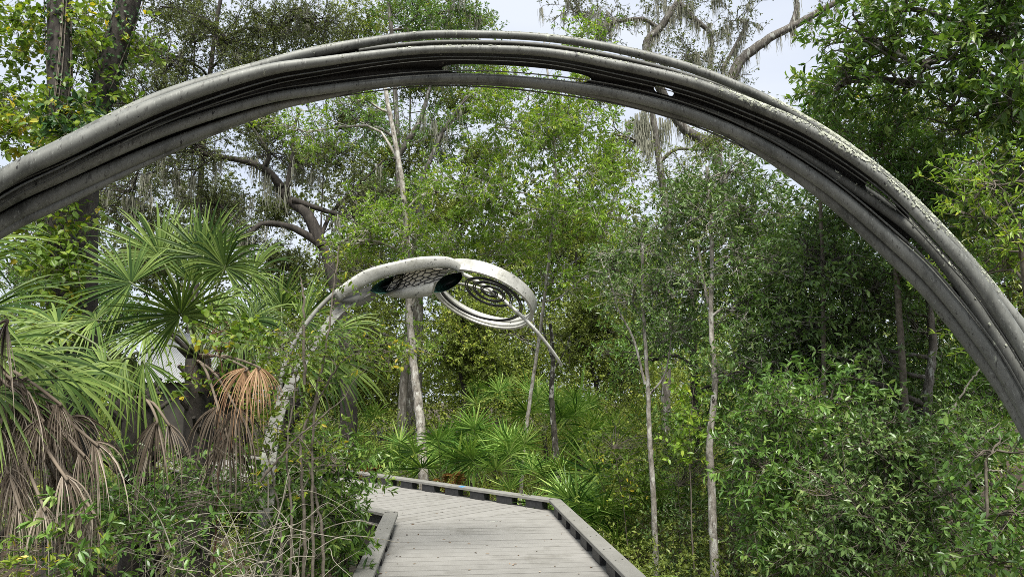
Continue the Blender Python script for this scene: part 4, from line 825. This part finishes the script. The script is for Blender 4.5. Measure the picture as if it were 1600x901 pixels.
# ------------------------------------------------------------------ palms
def gdir(deg, toward):                      # image angle (0 = right, 90 = up) plus share toward the camera
    a = R(deg); v = camx * math.cos(a) + camu * math.sin(a); return nrm(v * (1 - abs(toward)) + camf * -toward)
def palm(name, label, root, heart, fronds, seed, tr_=.14, skirt=()):
    rng = np.random.default_rng(seed); hp = P(*heart); rp = P(*root); base = [rp[0], rp[1], GZ]
    th = thing(name, label, 'palm', base)
    m = MB(); pth = spline([[rp[0], rp[1], GZ - .05], (hp + np.array([rp[0], rp[1], GZ])) / 2 + [.03, .02, 0], hp], 16); m.tube(pth, np.linspace(tr_ * 1.1, tr_ * .8, 16), 12)
    for k in range(50):                     # boot stubs
        t = .35 + .65 * rng.random(); p = polyat(pth, t); a = rng.random() * 6.28; o_ = np.array([math.cos(a), math.sin(a), .9])
        m.tube([p + o_ * tr_ * .5, p + o_ * (tr_ * 1.1 + .1 * rng.random())], [.03, .018], 5)
    m.build('trunk', B['dark'], th, smooth=True)
    for f in fronds:
        (px, py, Y, deg, tow, Rp, sp, dr) = f[:8]; kind = f[8] if len(f) > 8 else 'palm'
        hub = P(px, py, Y); ax = gdir(deg, tow); Rm = Rp * MPX(Y)
        no = nrm(-camf * .7 + np.array([0, 0, .75]) + rng.normal(size=3) * .15)
        if kind in ('dead', 'tan'): no = nrm(-camf + rng.normal(size=3) * .3)
        fm = MB(); n = int(sp / R(360) * (66 if kind == 'palm' else 100))
        fan(fm, hub, ax, no, Rm, max(14, n), sp, dr * (.62 if kind == 'palm' else 1), rng, wid=1.55 if kind == 'palm' else 2.4, curl=.12, fuse=.24 if kind == 'palm' else .2, jit=.07 if kind == 'palm' else .16)
        nm_ = 'frond' if kind == 'palm' else 'dead_frond'
        fo = fm.build(nm_, G[kind], th)
        pm = MB(); pp = spline([hp + rng.normal(size=3) * .03, (hp + hub) / 2 + np.array([0, 0, .12 if kind == 'palm' else .05]), hub, hub + ax * Rm * .12], 12)
        pm.tube(pp, np.linspace(.013, .006, 12), 6); pm.build('stalk', B['petiole'] if kind == 'palm' else G['dead'], fo, smooth=True, base=np.array(th['_b']))
    return th
S = R
palm('cabbage_palm', 'green fan palm left of centre with a bright-hearted frond facing the path', (300, 900, 6.4), (310, 560, 6.4), [
    (282, 492, 5.6, 90, .35, 118, S(300), .35), (352, 418, 6.2, 85, .1, 118, S(280), .55), (318, 400, 6.8, 92, -.1, 110, S(200), .15),
    (205, 442, 6.4, 150, .1, 110, S(230), .2), (150, 500, 6.3, 185, .1, 110, S(240), .45), (395, 430, 6.8, 50, 0, 100, S(230), .45),
    (230, 520, 5.9, 200, .3, 110, S(250), .75), (340, 480, 6.0, 20, .3, 90, S(260), .8), (250, 400, 7.1, 115, -.1, 120, S(180), .25), (390, 500, 6.6, -10, .2, 90, S(240), .6),
    (210, 560, 5.9, 250, .2, 110, S(120), .5), (300, 440, 7.2, 80, 0, 130, S(150), .1),
    (384, 574, 4.75, 250, .1, 58, S(130), .8, 'tan'), (402, 572, 4.7, 285, .1, 54, S(110), .8, 'tan'), (340, 635, 4.9, 255, .1, 62, S(130), .9, 'dead'), (368, 636, 4.85, 280, .1, 70, S(120), .9, 'dead'), (355, 680, 5.0, 268, .1, 72, S(110), .6, 'dead')], 71)
palm('cabbage_palm', 'big fan palm cut off by the left edge with a brown dead skirt', (-60, 900, 4.3), (-50, 560, 4.3), [
    (-50, 430, 4.4, 28, .1, 165, S(140), .35), (-30, 490, 4.3, 10, .15, 160, S(140), .35), (-20, 545, 4.1, -5, .15, 150, S(120), .35), (-60, 390, 4.6, 22, .05, 170, S(100), .45),
    (30, 560, 4.2, -20, .2, 150, S(120), .5), (90, 590, 4.6, -12, .1, 150, S(110), .55), (-10, 610, 3.9, -15, .2, 140, S(110), .3),
    (10, 600, 3.9, -20, .2, 110, S(100), .7, 'dead'), (40, 630, 4.0, -15, .1, 110, S(110), .6, 'dead'), (0, 670, 3.9, -40, .1, 100, S(120), .7, 'dead'),
    (60, 670, 4.1, -50, .1, 90, S(120), .7, 'dead'), (110, 650, 4.3, -40, .1, 80, S(100), .7, 'dead'), (10, 730, 3.9, -60, .1, 90, S(130), .6, 'dead'), (90, 730, 4.2, -70, .1, 80, S(130), .6, 'dead'), (10, 500, 3.7, -85, .2, 90, S(60), .6, 'dead')] + [(random.Random(k).uniform(-10, 150), random.Random(k + 50).uniform(610, 800), 3.75 + .3 * random.Random(k + 9).random(), random.Random(k + 5).uniform(-120, -30), .1, random.Random(k + 7).uniform(35, 70), S(90), .9, 'dead') for k in range(22)], 72)
palm('cabbage_palm', 'drooping-fronded palm in the shade left of the sculpture stem', (440, 900, 7.6), (440, 600, 7.6), [
    (475, 500, 7.6, 50, .1, 105, S(170), .2), (440, 480, 7.9, 80, 0, 90, S(180), .3), (520, 520, 7.4, 20, .1, 100, S(160), .4), (400, 510, 7.4, 130, .1, 85, S(200), .5),
    (460, 560, 7.2, -10, .2, 110, S(170), .5), (510, 560, 7.4, -25, .1, 110, S(110), .5), (380, 520, 7.2, 200, .2, 80, S(180), .7)], 73)
palm('cabbage_palm', 'half-hidden palm with hanging split fronds between the two larger palms', (215, 900, 5.6), (215, 620, 5.6), [
    (195, 560, 5.2, 240, .2, 90, S(110), .7), (225, 565, 5.2, 290, .2, 120, S(110), .6), (165, 580, 5.4, 180, .1, 110, S(150), .4), (100, 560, 5.4, 190, .1, 100, S(140), .3),
    (245, 655, 4.7, 262, .1, 90, S(80), .6, 'dead'), (262, 660, 4.7, 300, .1, 55, S(60), .8, 'dead'), (150, 710, 5.6, 5, .2, 90, S(120), .2), (90, 510, 5.6, 170, .1, 120, S(160), .3), (235, 700, 5.3, 262, .1, 80, S(40), .3, 'dead')], 74)

# ------------------------------------------------------------------ saw palmettos
def frond_mesh(seed, stiff=.1, mat='saw'):
    rng = np.random.default_rng(seed); m = MB(); fan(m, (0, 0, 0), (0, 0, 1), (0, -1, .0), .6, 22, R(235), stiff, rng, wid=1.15, curl=.1, fuse=.24, jit=.08, seg=6, gravity=np.array([0, -.6, -.6]))
    o = m.build('frond', G[mat], base=np.zeros(3)); me = o.data; D.objects.remove(o); return me
FM = [frond_mesh(s_, .1 + .15 * (s_ % 3)) for s_ in range(81, 86)]
sm_ = MB(); sm_.tube([(0, 0, 0), (0, 0, .5), (0, 0, 1)], [.009, .006, .005], 5); st_o = sm_.build('stalk', B['petiole'], base=np.zeros(3)); STM = st_o.data; D.objects.remove(st_o)
def palmetto(px, py, Y, h, nf, label, seed, sc_=1.0):
    rng = np.random.default_rng(seed); b = P(px, py, Y); base = np.array([b[0], b[1], GZ])
    th = thing('saw_palmetto', label, 'palmetto', base, 'saw palmettos growing beyond the kerb')
    z0 = max(0.0, h - 1.25)
    if z0 > .15:
        m = MB(); m.tube(spline([[0, 0, -.05], [.05, .02, z0 * .6], [0, 0, z0 + .1]], 8), .06, 8); m.build('trunk', B['dark'], th, smooth=True, base=np.zeros(3))
    for k in range(nf):
        az = k * 2.4 + rng.normal() * .3; lean = R(6 + 42 * rng.random()); ln = (.5 + .5 * rng.random()) * min(h, 1.25)
        d = Vector((math.sin(az) * math.sin(lean), math.cos(az) * math.sin(lean), math.cos(lean)))
        st = D.objects.new('stalk', STM); fr = D.objects.new('frond', FM[rng.integers(5)])
        COL.objects.link(fr); COL.objects.link(st); fr.parent = th; st.parent = fr
        hub = Vector((0, 0, z0)) + d * ln
        d2_ = (d + Vector((d.x, d.y, -.1)) * .3).normalized()
        q = d2_.to_track_quat('Z', 'Y'); 
        from mathutils import Matrix, Quaternion
        # face the fan's front (-Y local) outward/upward
        outw = Vector((math.sin(az), math.cos(az) * .7 - .55, .45)).normalized(); zax = d2_; yax = -(outw - zax * outw.dot(zax)).normalized() * (-1 if rng.random() < .25 else 1)
        xax = yax.cross(zax).normalized(); Mx = Matrix((xax, yax, zax)).transposed().to_4x4()
        sc2 = sc_ * 1.12 * (.75 + .45 * rng.random())
        fr.matrix_local = Matrix.Translation(hub) @ Mx @ Matrix.Scale(sc2, 4)
        st.matrix_local = Matrix.Translation((0, 0, -ln / sc2)) @ Matrix.Diagonal((1, 1, ln / sc2 + .08, 1))
    return th
for i, (px, py, Y, h, nf, lab, s_) in enumerate([
    (690, 745, 14.2, 1.75, 11, 'saw palmetto just right of the pale spotted sapling', 1.0),
    (735, 750, 14.6, 1.9, 11, 'saw palmetto in the middle of the row behind the kerb', 1.0),
    (785, 760, 13.6, 1.75, 12, 'tallest dark saw palmetto in front of the others at the kerb centre', 1.1),
    (835, 765, 13.4, 1.5, 9, 'saw palmetto left of the broken dark trunk', 1.0),
    (625, 735, 15, 1.5, 9, 'saw palmetto just left of the pale spotted sapling', .9),
    (590, 730, 15.6, 1.5, 9, 'saw palmetto beside the orange fern', .9),
    (775, 640, 18.5, 3.0, 9, 'raised saw palmetto on the bank behind the row', 1.0),
    (900, 640, 16.5, 2.6, 12, 'saw palmetto raised behind the broken dark trunk on its right', 1.15),
    (850, 650, 17.5, 2.7, 9, 'saw palmetto raised behind the broken dark trunk on its left', 1.1),
    (935, 680, 15.5, 2.1, 8, 'saw palmetto low on the slope right of the broken trunk', 1.0),
    (890, 830, 10.8, 1.15, 11, 'bright saw palmetto at the kerb corner', .85),
    (925, 850, 10.2, 1.1, 9, 'second saw palmetto below the kerb corner', .9),
    (975, 850, 10.3, 1.5, 10, 'yellow-tipped saw palmetto leaning right of the kerb', .9),
    (560, 640, 19, 2, 7, 'shaded saw palmetto far left behind the orange fern', 1.0),
    (1090, 760, 10.5, 1.4, 7, 'shaded saw palmetto between the two slim trunks', .9),
    (1010, 780, 11.5, 1.2, 7, 'small saw palmetto behind the slender trunk', .8)]):
    palmetto(px, py, Y, h, nf, lab, 100 + i, s_)
#PART3
# ------------------------------------------------------------------ left thicket
def arcs(mb, n, box, rng, ln=(.4, 1.3), r0=.004, sides=4, arch_=.35):
    (x0, x1), (y0, y1), (Y0, Y1) = box
    for k in range(n):
        a = P(x0 + (x1 - x0) * rng.random(), y0 + (y1 - y0) * rng.random(), Y0 + (Y1 - Y0) * rng.random())
        l = ln[0] + (ln[1] - ln[0]) * rng.random(); az = rng.random() * 6.28; el = R(rng.normal() * 35 + 20)
        d = np.array([math.cos(az) * math.cos(el), .5 * math.sin(az) * math.cos(el), math.sin(el)]) * l
        p = spline([a, a + d * .35 + [0, 0, arch_ * l * .4], a + d * .7 + [0, 0, arch_ * l * .35] + rng.normal(size=3) * .05, a + d + rng.normal(size=3) * .05], 12)
        rr = r0 * (.5 + rng.random()); mb.tube(p, np.linspace(rr, rr * .4, 12), sides, cap=False)
rng = np.random.default_rng(201)
br = thing('bramble_tangle', 'tangled heap of bleached dead twigs at the bottom left', 'brush', [*P(330, 900, 4.9)[:2], GZ])
m = MB(); arcs(m, 170, ((200, 440), (830, 1050), (4.3, 5.4)), rng, (.25, .85), .0035, arch_=.3); arcs(m, 14, ((380, 500), (760, 950), (4.7, 5.4)), rng, (.4, 1.0), .004)
m.build('twigs', B['bramble'], br, smooth=True)
lm = MB(); n = 200; a = np.array([P(200 + 260 * rng.random(), 810 + 200 * rng.random() ** .8, 4.4 + 1.3 * rng.random()) for _ in range(n)])
leafy_twigs(lm, None, a, a + nrm(rng.normal(size=(n, 3)) + [0, 0, .3]) * .2, 6, .05, .42, NEAR, rng); lm.build('leaves', G['mid'], br)

def shrub(name, label, stems, sprays, leaf, ratio, mat, bark, seed, cat='shrub', nl=7, twl=.22, r0=.009, whorl=.15, droop=.15, spread=.8, group=None):
    """stems: lists of pixels; sprays: (px,py,Y,rx,ry,rY,count) leafy twigs"""
    rng = np.random.default_rng(seed); b = P(*stems[0][0]); th = thing(name, label, cat, [b[0], b[1], GZ], group)
    tm = MB(); lm = MB(); nodes = []
    for s in stems:
        pp = [P(*q) for q in s]
        p = spline(pp, 8 * len(pp)); p += rng.normal(size=p.shape) * .004; tm.tube(p, np.linspace(r0 * (.8 + .5 * rng.random()), r0 * .35, len(p)), 6); nodes.append(p)
    nodes = np.vstack(nodes); A = []; Bq = []
    for (px, py, Y, rx, ry, rY, cnt) in sprays:
        C0 = P(px, py, Y); rr = np.array([rx * MPX(Y), rY, ry * MPX(Y)])
        for _ in range(cnt):
            a = C0 + rdir(rng, 1)[0] * rng.random() ** .4 * rr
            d = nrm(rng.normal(size=3) * [1, .8, .5] + [0, 0, .25]); A.append(a); Bq.append(a + d * twl * (.5 + rng.random()))
            if rng.random() < .22:
                j = np.argmin(np.linalg.norm(nodes - a, axis=1)); q = bend(nodes[j], a, rng, .1, .06, 6); tm.tube(q, np.linspace(.004, .002, 6), 4, cap=False)
    leafy_twigs(lm, tm, np.array(A), np.array(Bq), nl, leaf, ratio, NEAR, rng, tr=.002, whorl=whorl, droop=droop, spread=spread)
    tm.build('stems', bark, th, smooth=True); lm.build('leaves', mat, th); return th
shrub('privet_shrub', 'airy twiggy shrub with small pale leaves in front of the sculpture stem',
      [[(490, 980, 5), (488, 800, 5), (492, 640, 5), (510, 540, 5), (528, 400, 5.1), (531, 380, 5.1)], [(452, 980, 4.9), (455, 800, 4.9), (448, 700, 4.9), (462, 600, 5), (440, 540, 5)],
       [(470, 980, 5), (476, 820, 5), (470, 690, 5), (500, 620, 5.1), (540, 560, 5.1), (600, 545, 5.2)], [(430, 980, 5.1), (440, 850, 5.1), (425, 740, 5.2), (400, 660, 5.2)],
       [(400, 760, 4.8), (440, 710, 4.8), (480, 670, 4.8), (540, 620, 4.9)], [(500, 980, 5.1), (505, 850, 5.1), (490, 760, 5.2), (475, 690, 5.2), (500, 600, 5.1)], [(476, 600, 5), (474, 470, 5), (470, 430, 5)]],
      [(510, 545, 5, 60, 26, .35, 44), (460, 520, 5.2, 30, 30, .2, 16), (440, 600, 5.2, 24, 40, .2, 34), (430, 680, 5.2, 24, 30, .2, 22), (470, 560, 5.2, 30, 26, .2, 22), (590, 548, 5.1, 60, 22, .3, 46), (430, 560, 5, 40, 30, .35, 16), (474, 450, 5, 10, 40, .15, 6), (535, 500, 5, 30, 30, .25, 10), (500, 610, 5, 40, 30, .35, 22), (410, 640, 5, 30, 40, .3, 18), (490, 680, 5, 40, 30, .3, 22), (528, 430, 5.1, 14, 40, .12, 9), (600, 572, 5.1, 50, 14, .25, 16), (430, 760, 5, 40, 50, .35, 20), (500, 720, 5, 50, 20, .3, 18)],
      .046, .42, G['vine'], B['twig'], 211, r0=.012)
shrub('climbing_vine', 'round-leaved green vine spilling over the tan dead frond', [[(330, 980, 5.2), (340, 760, 5.2), (350, 600, 5.2), (330, 520, 5.2)]],
      [(365, 515, 5.2, 60, 14, .2, 20), (380, 540, 5.2, 50, 20, .25, 14), (300, 600, 6.2, 40, 40, .3, 24), (410, 640, 5.2, 20, 40, .2, 12), (385, 585, 5.1, 25, 12, .2, 6)],
      .06, .66, G['vine'], B['red'], 212, cat='vine', nl=6, twl=.16)
shrub('dark_leaf_shrub', 'dark green glossy shrub against the left kerb corner', [[(520, 980, 6), (522, 850, 6), (530, 730, 6)], [(545, 960, 6.2), (540, 800, 6.2)]],
      [(525, 720, 6.3, 40, 30, .3, 60), (500, 790, 6, 45, 45, .4, 110), (535, 800, 6.3, 22, 45, .25, 60), (480, 860, 5.8, 50, 40, .4, 100), (570, 730, 6.7, 18, 25, .2, 26), (440, 800, 6.1, 50, 50, .4, 70), (520, 870, 6, 30, 35, .3, 60), (460, 735, 6.4, 40, 20, .3, 70), (420, 750, 6.3, 30, 20, .3, 40), (500, 700, 6.4, 30, 16, .3, 34)],
      .085, .3, G['bay'], B['twig'], 213, nl=8, whorl=.5)
shrub('leafy_shrub', 'low leafy shrub left of the bleached twigs', [[(250, 980, 4.8), (255, 850, 4.8), (260, 780, 4.8)], [(200, 980, 4.9), (210, 830, 4.9)]],
      [(260, 770, 4.9, 50, 16, .3, 20), (210, 840, 4.8, 60, 30, .3, 34), (280, 735, 5.2, 40, 20, .3, 18), (340, 770, 5.2, 50, 20, .4, 22), (270, 850, 4.6, 60, 30, .3, 20), (350, 730, 5.4, 30, 20, .3, 12), (200, 800, 5.2, 60, 30, .4, 40), (300, 790, 5.3, 60, 30, .4, 44), (240, 720, 5.5, 50, 20, .3, 22), (390, 760, 5.2, 40, 30, .4, 30)],
      .06, .45, G['mid'], B['twig'], 214, nl=7)
shrub('bright_weed', 'bright lance-leaved plant at the foot of the brown skirted palm', [[(110, 960, 3.8), (108, 860, 3.8), (100, 790, 3.8)]],
      [(100, 795, 3.8, 20, 18, .12, 6), (120, 835, 3.8, 25, 14, .15, 8), (105, 870, 3.75, 20, 14, .12, 6)],
      .07, .3, G['mid'], B['twig'], 215, cat='plant', nl=8, twl=.14, whorl=.7, r0=.005)
shrub('weedy_clump', 'small-leaved weeds at the bottom left corner', [[(30, 960, 3.7), (28, 900, 3.7), (30, 850, 3.7)]],
      [(30, 870, 3.7, 40, 30, .2, 18), (70, 895, 3.6, 60, 14, .2, 16)],
      .045, .4, G['vine'], B['twig'], 216, cat='plant', nl=7, twl=.14, r0=.004)
shrub('sprout', 'bright leafy sprout on the slope between the slim trunks and the kerb', [[(985, 900, 9.6), (975, 800, 9.6), (960, 700, 9.6)]],
      [(960, 720, 9.6, 40, 30, .4, 60), (985, 760, 9.5, 40, 30, .4, 60), (940, 690, 10, 40, 30, .4, 50), (1050, 700, 9.5, 40, 40, .4, 60), (1000, 690, 10, 60, 50, .5, 80)],
      .06, .45, G['vine'], B['twig'], 217, nl=8)
shrub('lime_shrub', 'lime-leaved shrub beside the tall mottled trunk', [[(1085, 900, 7.8), (1080, 800, 7.8), (1078, 680, 7.8), (1085, 600, 7.8)]],
      [(1085, 660, 7.8, 25, 25, .25, 22), (1070, 700, 7.8, 25, 25, .25, 22), (1075, 615, 7.8, 18, 18, .2, 14)],
      .07, .5, G['bright'], B['twig'], 218, nl=7)
shrub('tangled_shrub', 'dense tangled shrub at the base of the mottled trunks', [[(1060, 960, 9.4), (1062, 860, 9.4), (1060, 760, 9.4)], [(1150, 960, 8.6), (1145, 830, 8.6)]],
      [(1065, 820, 9.3, 50, 50, .5, 150), (1150, 790, 8.8, 40, 60, .5, 140), (1070, 890, 9, 50, 30, .4, 120), (1165, 870, 8.4, 30, 40, .4, 100), (1060, 730, 9.6, 50, 40, .5, 100), (1160, 700, 9, 40, 40, .4, 80)],
      .05, .45, G['blue'], B['twig'], 219, nl=8)
shrub('fallen_branch_shrub', 'pale bare branches reaching out under the arch at right', [[(1440, 960, 5.9), (1470, 800, 5.9), (1500, 720, 5.9), (1560, 660, 5.9)], [(1470, 800, 5.9), (1530, 740, 5.8), (1570, 735, 5.8)], [(1478, 780, 5.9), (1488, 720, 5.9), (1482, 640, 5.9)], [(1480, 650, 6.2), (1520, 590, 6.2), (1540, 560, 6.2)]],
      [(1470, 900, 5.6, 40, 30, .3, 30)], .05, .45, G['mid'], B['bramble'], 220, r0=.012)

shrub('understory_shrub', 'dark small-leaved bush filling the shade under the brown skirted palm', [[(90, 960, 4.7), (92, 870, 4.7), (90, 790, 4.7)]],
      [(60, 830, 4.7, 60, 30, .3, 60), (140, 850, 4.7, 50, 30, .3, 60), (90, 790, 4.8, 50, 20, .3, 30), (160, 780, 5, 40, 30, .3, 36)],
      .055, .42, G['mid'], B['twig'], 221, nl=8)
# russet ferns and ferns
def fern(label, px, py, Y, n, ln, mat, seed, name='fern', upright=.6):
    rng = np.random.default_rng(seed); b = P(px, py, Y); z = max(GZ, b[2] - .15); base = np.array([b[0], b[1], GZ])
    th = thing(name, label, 'fern', base, 'ferns'); lm = MB(); tm = MB()
    o0 = base + [0, 0, max(0, 0)]
    for k in range(n):
        az = k * 2.4 + rng.normal() * .3; l = ln * (.7 + .5 * rng.random()); h = np.array([math.cos(az), math.sin(az), 0])
        p = spline([o0, o0 + h * l * .2 * (1 - upright) + [0, 0, l * .45], o0 + h * l * .6 * (1.3 - upright) + [0, 0, l * (.35 + .45 * upright)], o0 + h * l * (1.3 - upright) + [0, 0, l * (.1 + .75 * upright)]], 30)
        tm.tube(p, np.linspace(.004, .0015, 30), 4, cap=False); t = nrm(np.gradient(p, axis=0)); s = nrm(np.cross(t, [0, 0, 1.])); idx = np.arange(6, 30)
        prof = np.sin((idx - 4) / 26 * math.pi * .9 + .25)
        for sg in (-1, 1): add_leaves(lm, p[idx], s[idx] * sg + t[idx] * .35, np.cross(s[idx], t[idx]) + rng.normal(size=(24, 3)) * .1, l * .2 * prof + .01, .24, FAR, rng)
    tm.build('stalks', B['petiole'], th); lm.build('fronds', mat, th); return th
fern('orange-brown dying fern beside the far bend of the boardwalk', 565, 735, 15.2, 9, 1.1, G['russet'], 231, upright=.9)
fern('taller rusty fern left of the orange-brown one', 545, 728, 15.8, 9, 1.35, G['russet'], 232, upright=.9)
fern('thin rusty fern standing among the palmettos', 705, 748, 13.9, 5, 1.2, G['russet'], 233, upright=.95)
fern('green fern at the base of the slender mottled trunk', 1000, 880, 8.2, 9, .8, G['fern'], 234, upright=.45)
fern('lowest green fern at the frame bottom near the slim trunks', 1050, 930, 7.2, 9, .8, G['fern'], 235, upright=.45)
fern('green fern close by the right kerb', 985, 870, 7.9, 7, .6, G['fern'], 236, upright=.5)

# fallen leaves lying on the deck
rng = np.random.default_rng(300)
def deck_pt(px, py):
    v = 450.5 - py; dy = FPX * math.cos(PITCH) - v * math.sin(PITCH); dz = FPX * math.sin(PITCH) + v * math.cos(PITCH); Y = -CAMZ / dz * dy
    return np.array([(px - 800) / dy * Y, Y, 0.006])
spots = [(603, 862, 0), (609, 866, 1), (618, 869, 1), (625, 870, 0), (622, 881, 1), (598, 896, 0), (602, 895, 1), (653, 834, 0), (648, 819, 0), (803, 882, 2), (797, 881, 2), (808, 881, 2), (809, 867, 0), (858, 805, 1), (866, 810, 1), (908, 859, 1), (922, 887, 0), (905, 897, 1), (720, 791, 0), (719, 813, 0), (776, 821, 0), (664, 773, 0), (741, 863, 0), (620, 843, 0), (803, 798, 0), (781, 814, 1), (700, 847, 0), (860, 842, 0)]
nm3 = ['small brown fallen leaf lying on the grey deck boards', 'small tan fallen leaf lying on the grey deck boards', 'pale orange shred of leaf on the lower middle of the deck']
mats3 = [G['litter'], G['dead'], G['tan']]
spots += [(int(rng.uniform(610, 900)), int(rng.uniform(800, 895)), int(rng.integers(0, 2))) for _ in range(22)] + [(int(rng.uniform(580, 640)), int(rng.uniform(770, 795)), 0) for _ in range(4)]
spots = [q for q in spots if q[0] < 868 + (q[1] - 800) * .75]
for (x, y, k) in spots:
    p = deck_pt(x, y); m = MB(); L_ = .025 + .025 * rng.random()
    add_leaves(m, p[None], (rng.normal(size=3) * [1, 1, .05])[None], np.array([[.15 * rng.normal(), .15 * rng.normal(), 1]]), L_, .5, NEAR, rng)
    m.V[0][:, 2] = np.maximum(m.V[0][:, 2], .004)
    o = m.build('fallen_leaf', mats3[k], base=p); o.location = p; tag(o, nm3[k], 'leaf', 'fallen leaves on the deck')
p = deck_pt(769, 814); m = MB(); an = np.arange(12) / 12 * 6.283
rr = .6 + .5 * rng.random(12); v = [(p[0] + .09 * math.cos(t) * r_, p[1] + .03 * math.sin(t) * r_, .0035) for t, r_ in zip(an, rr)]
m.add(v + [(p[0], p[1], .0045)], tris=[[i, (i + 1) % 12, 12] for i in range(12)])
o = m.build('bird_dropping', B['white'], base=p); o.location = p; tag(o, 'white splash mark in the middle of the grey deck', 'dropping')
for o in D.objects:
    if '_b' in o: del o['_b']
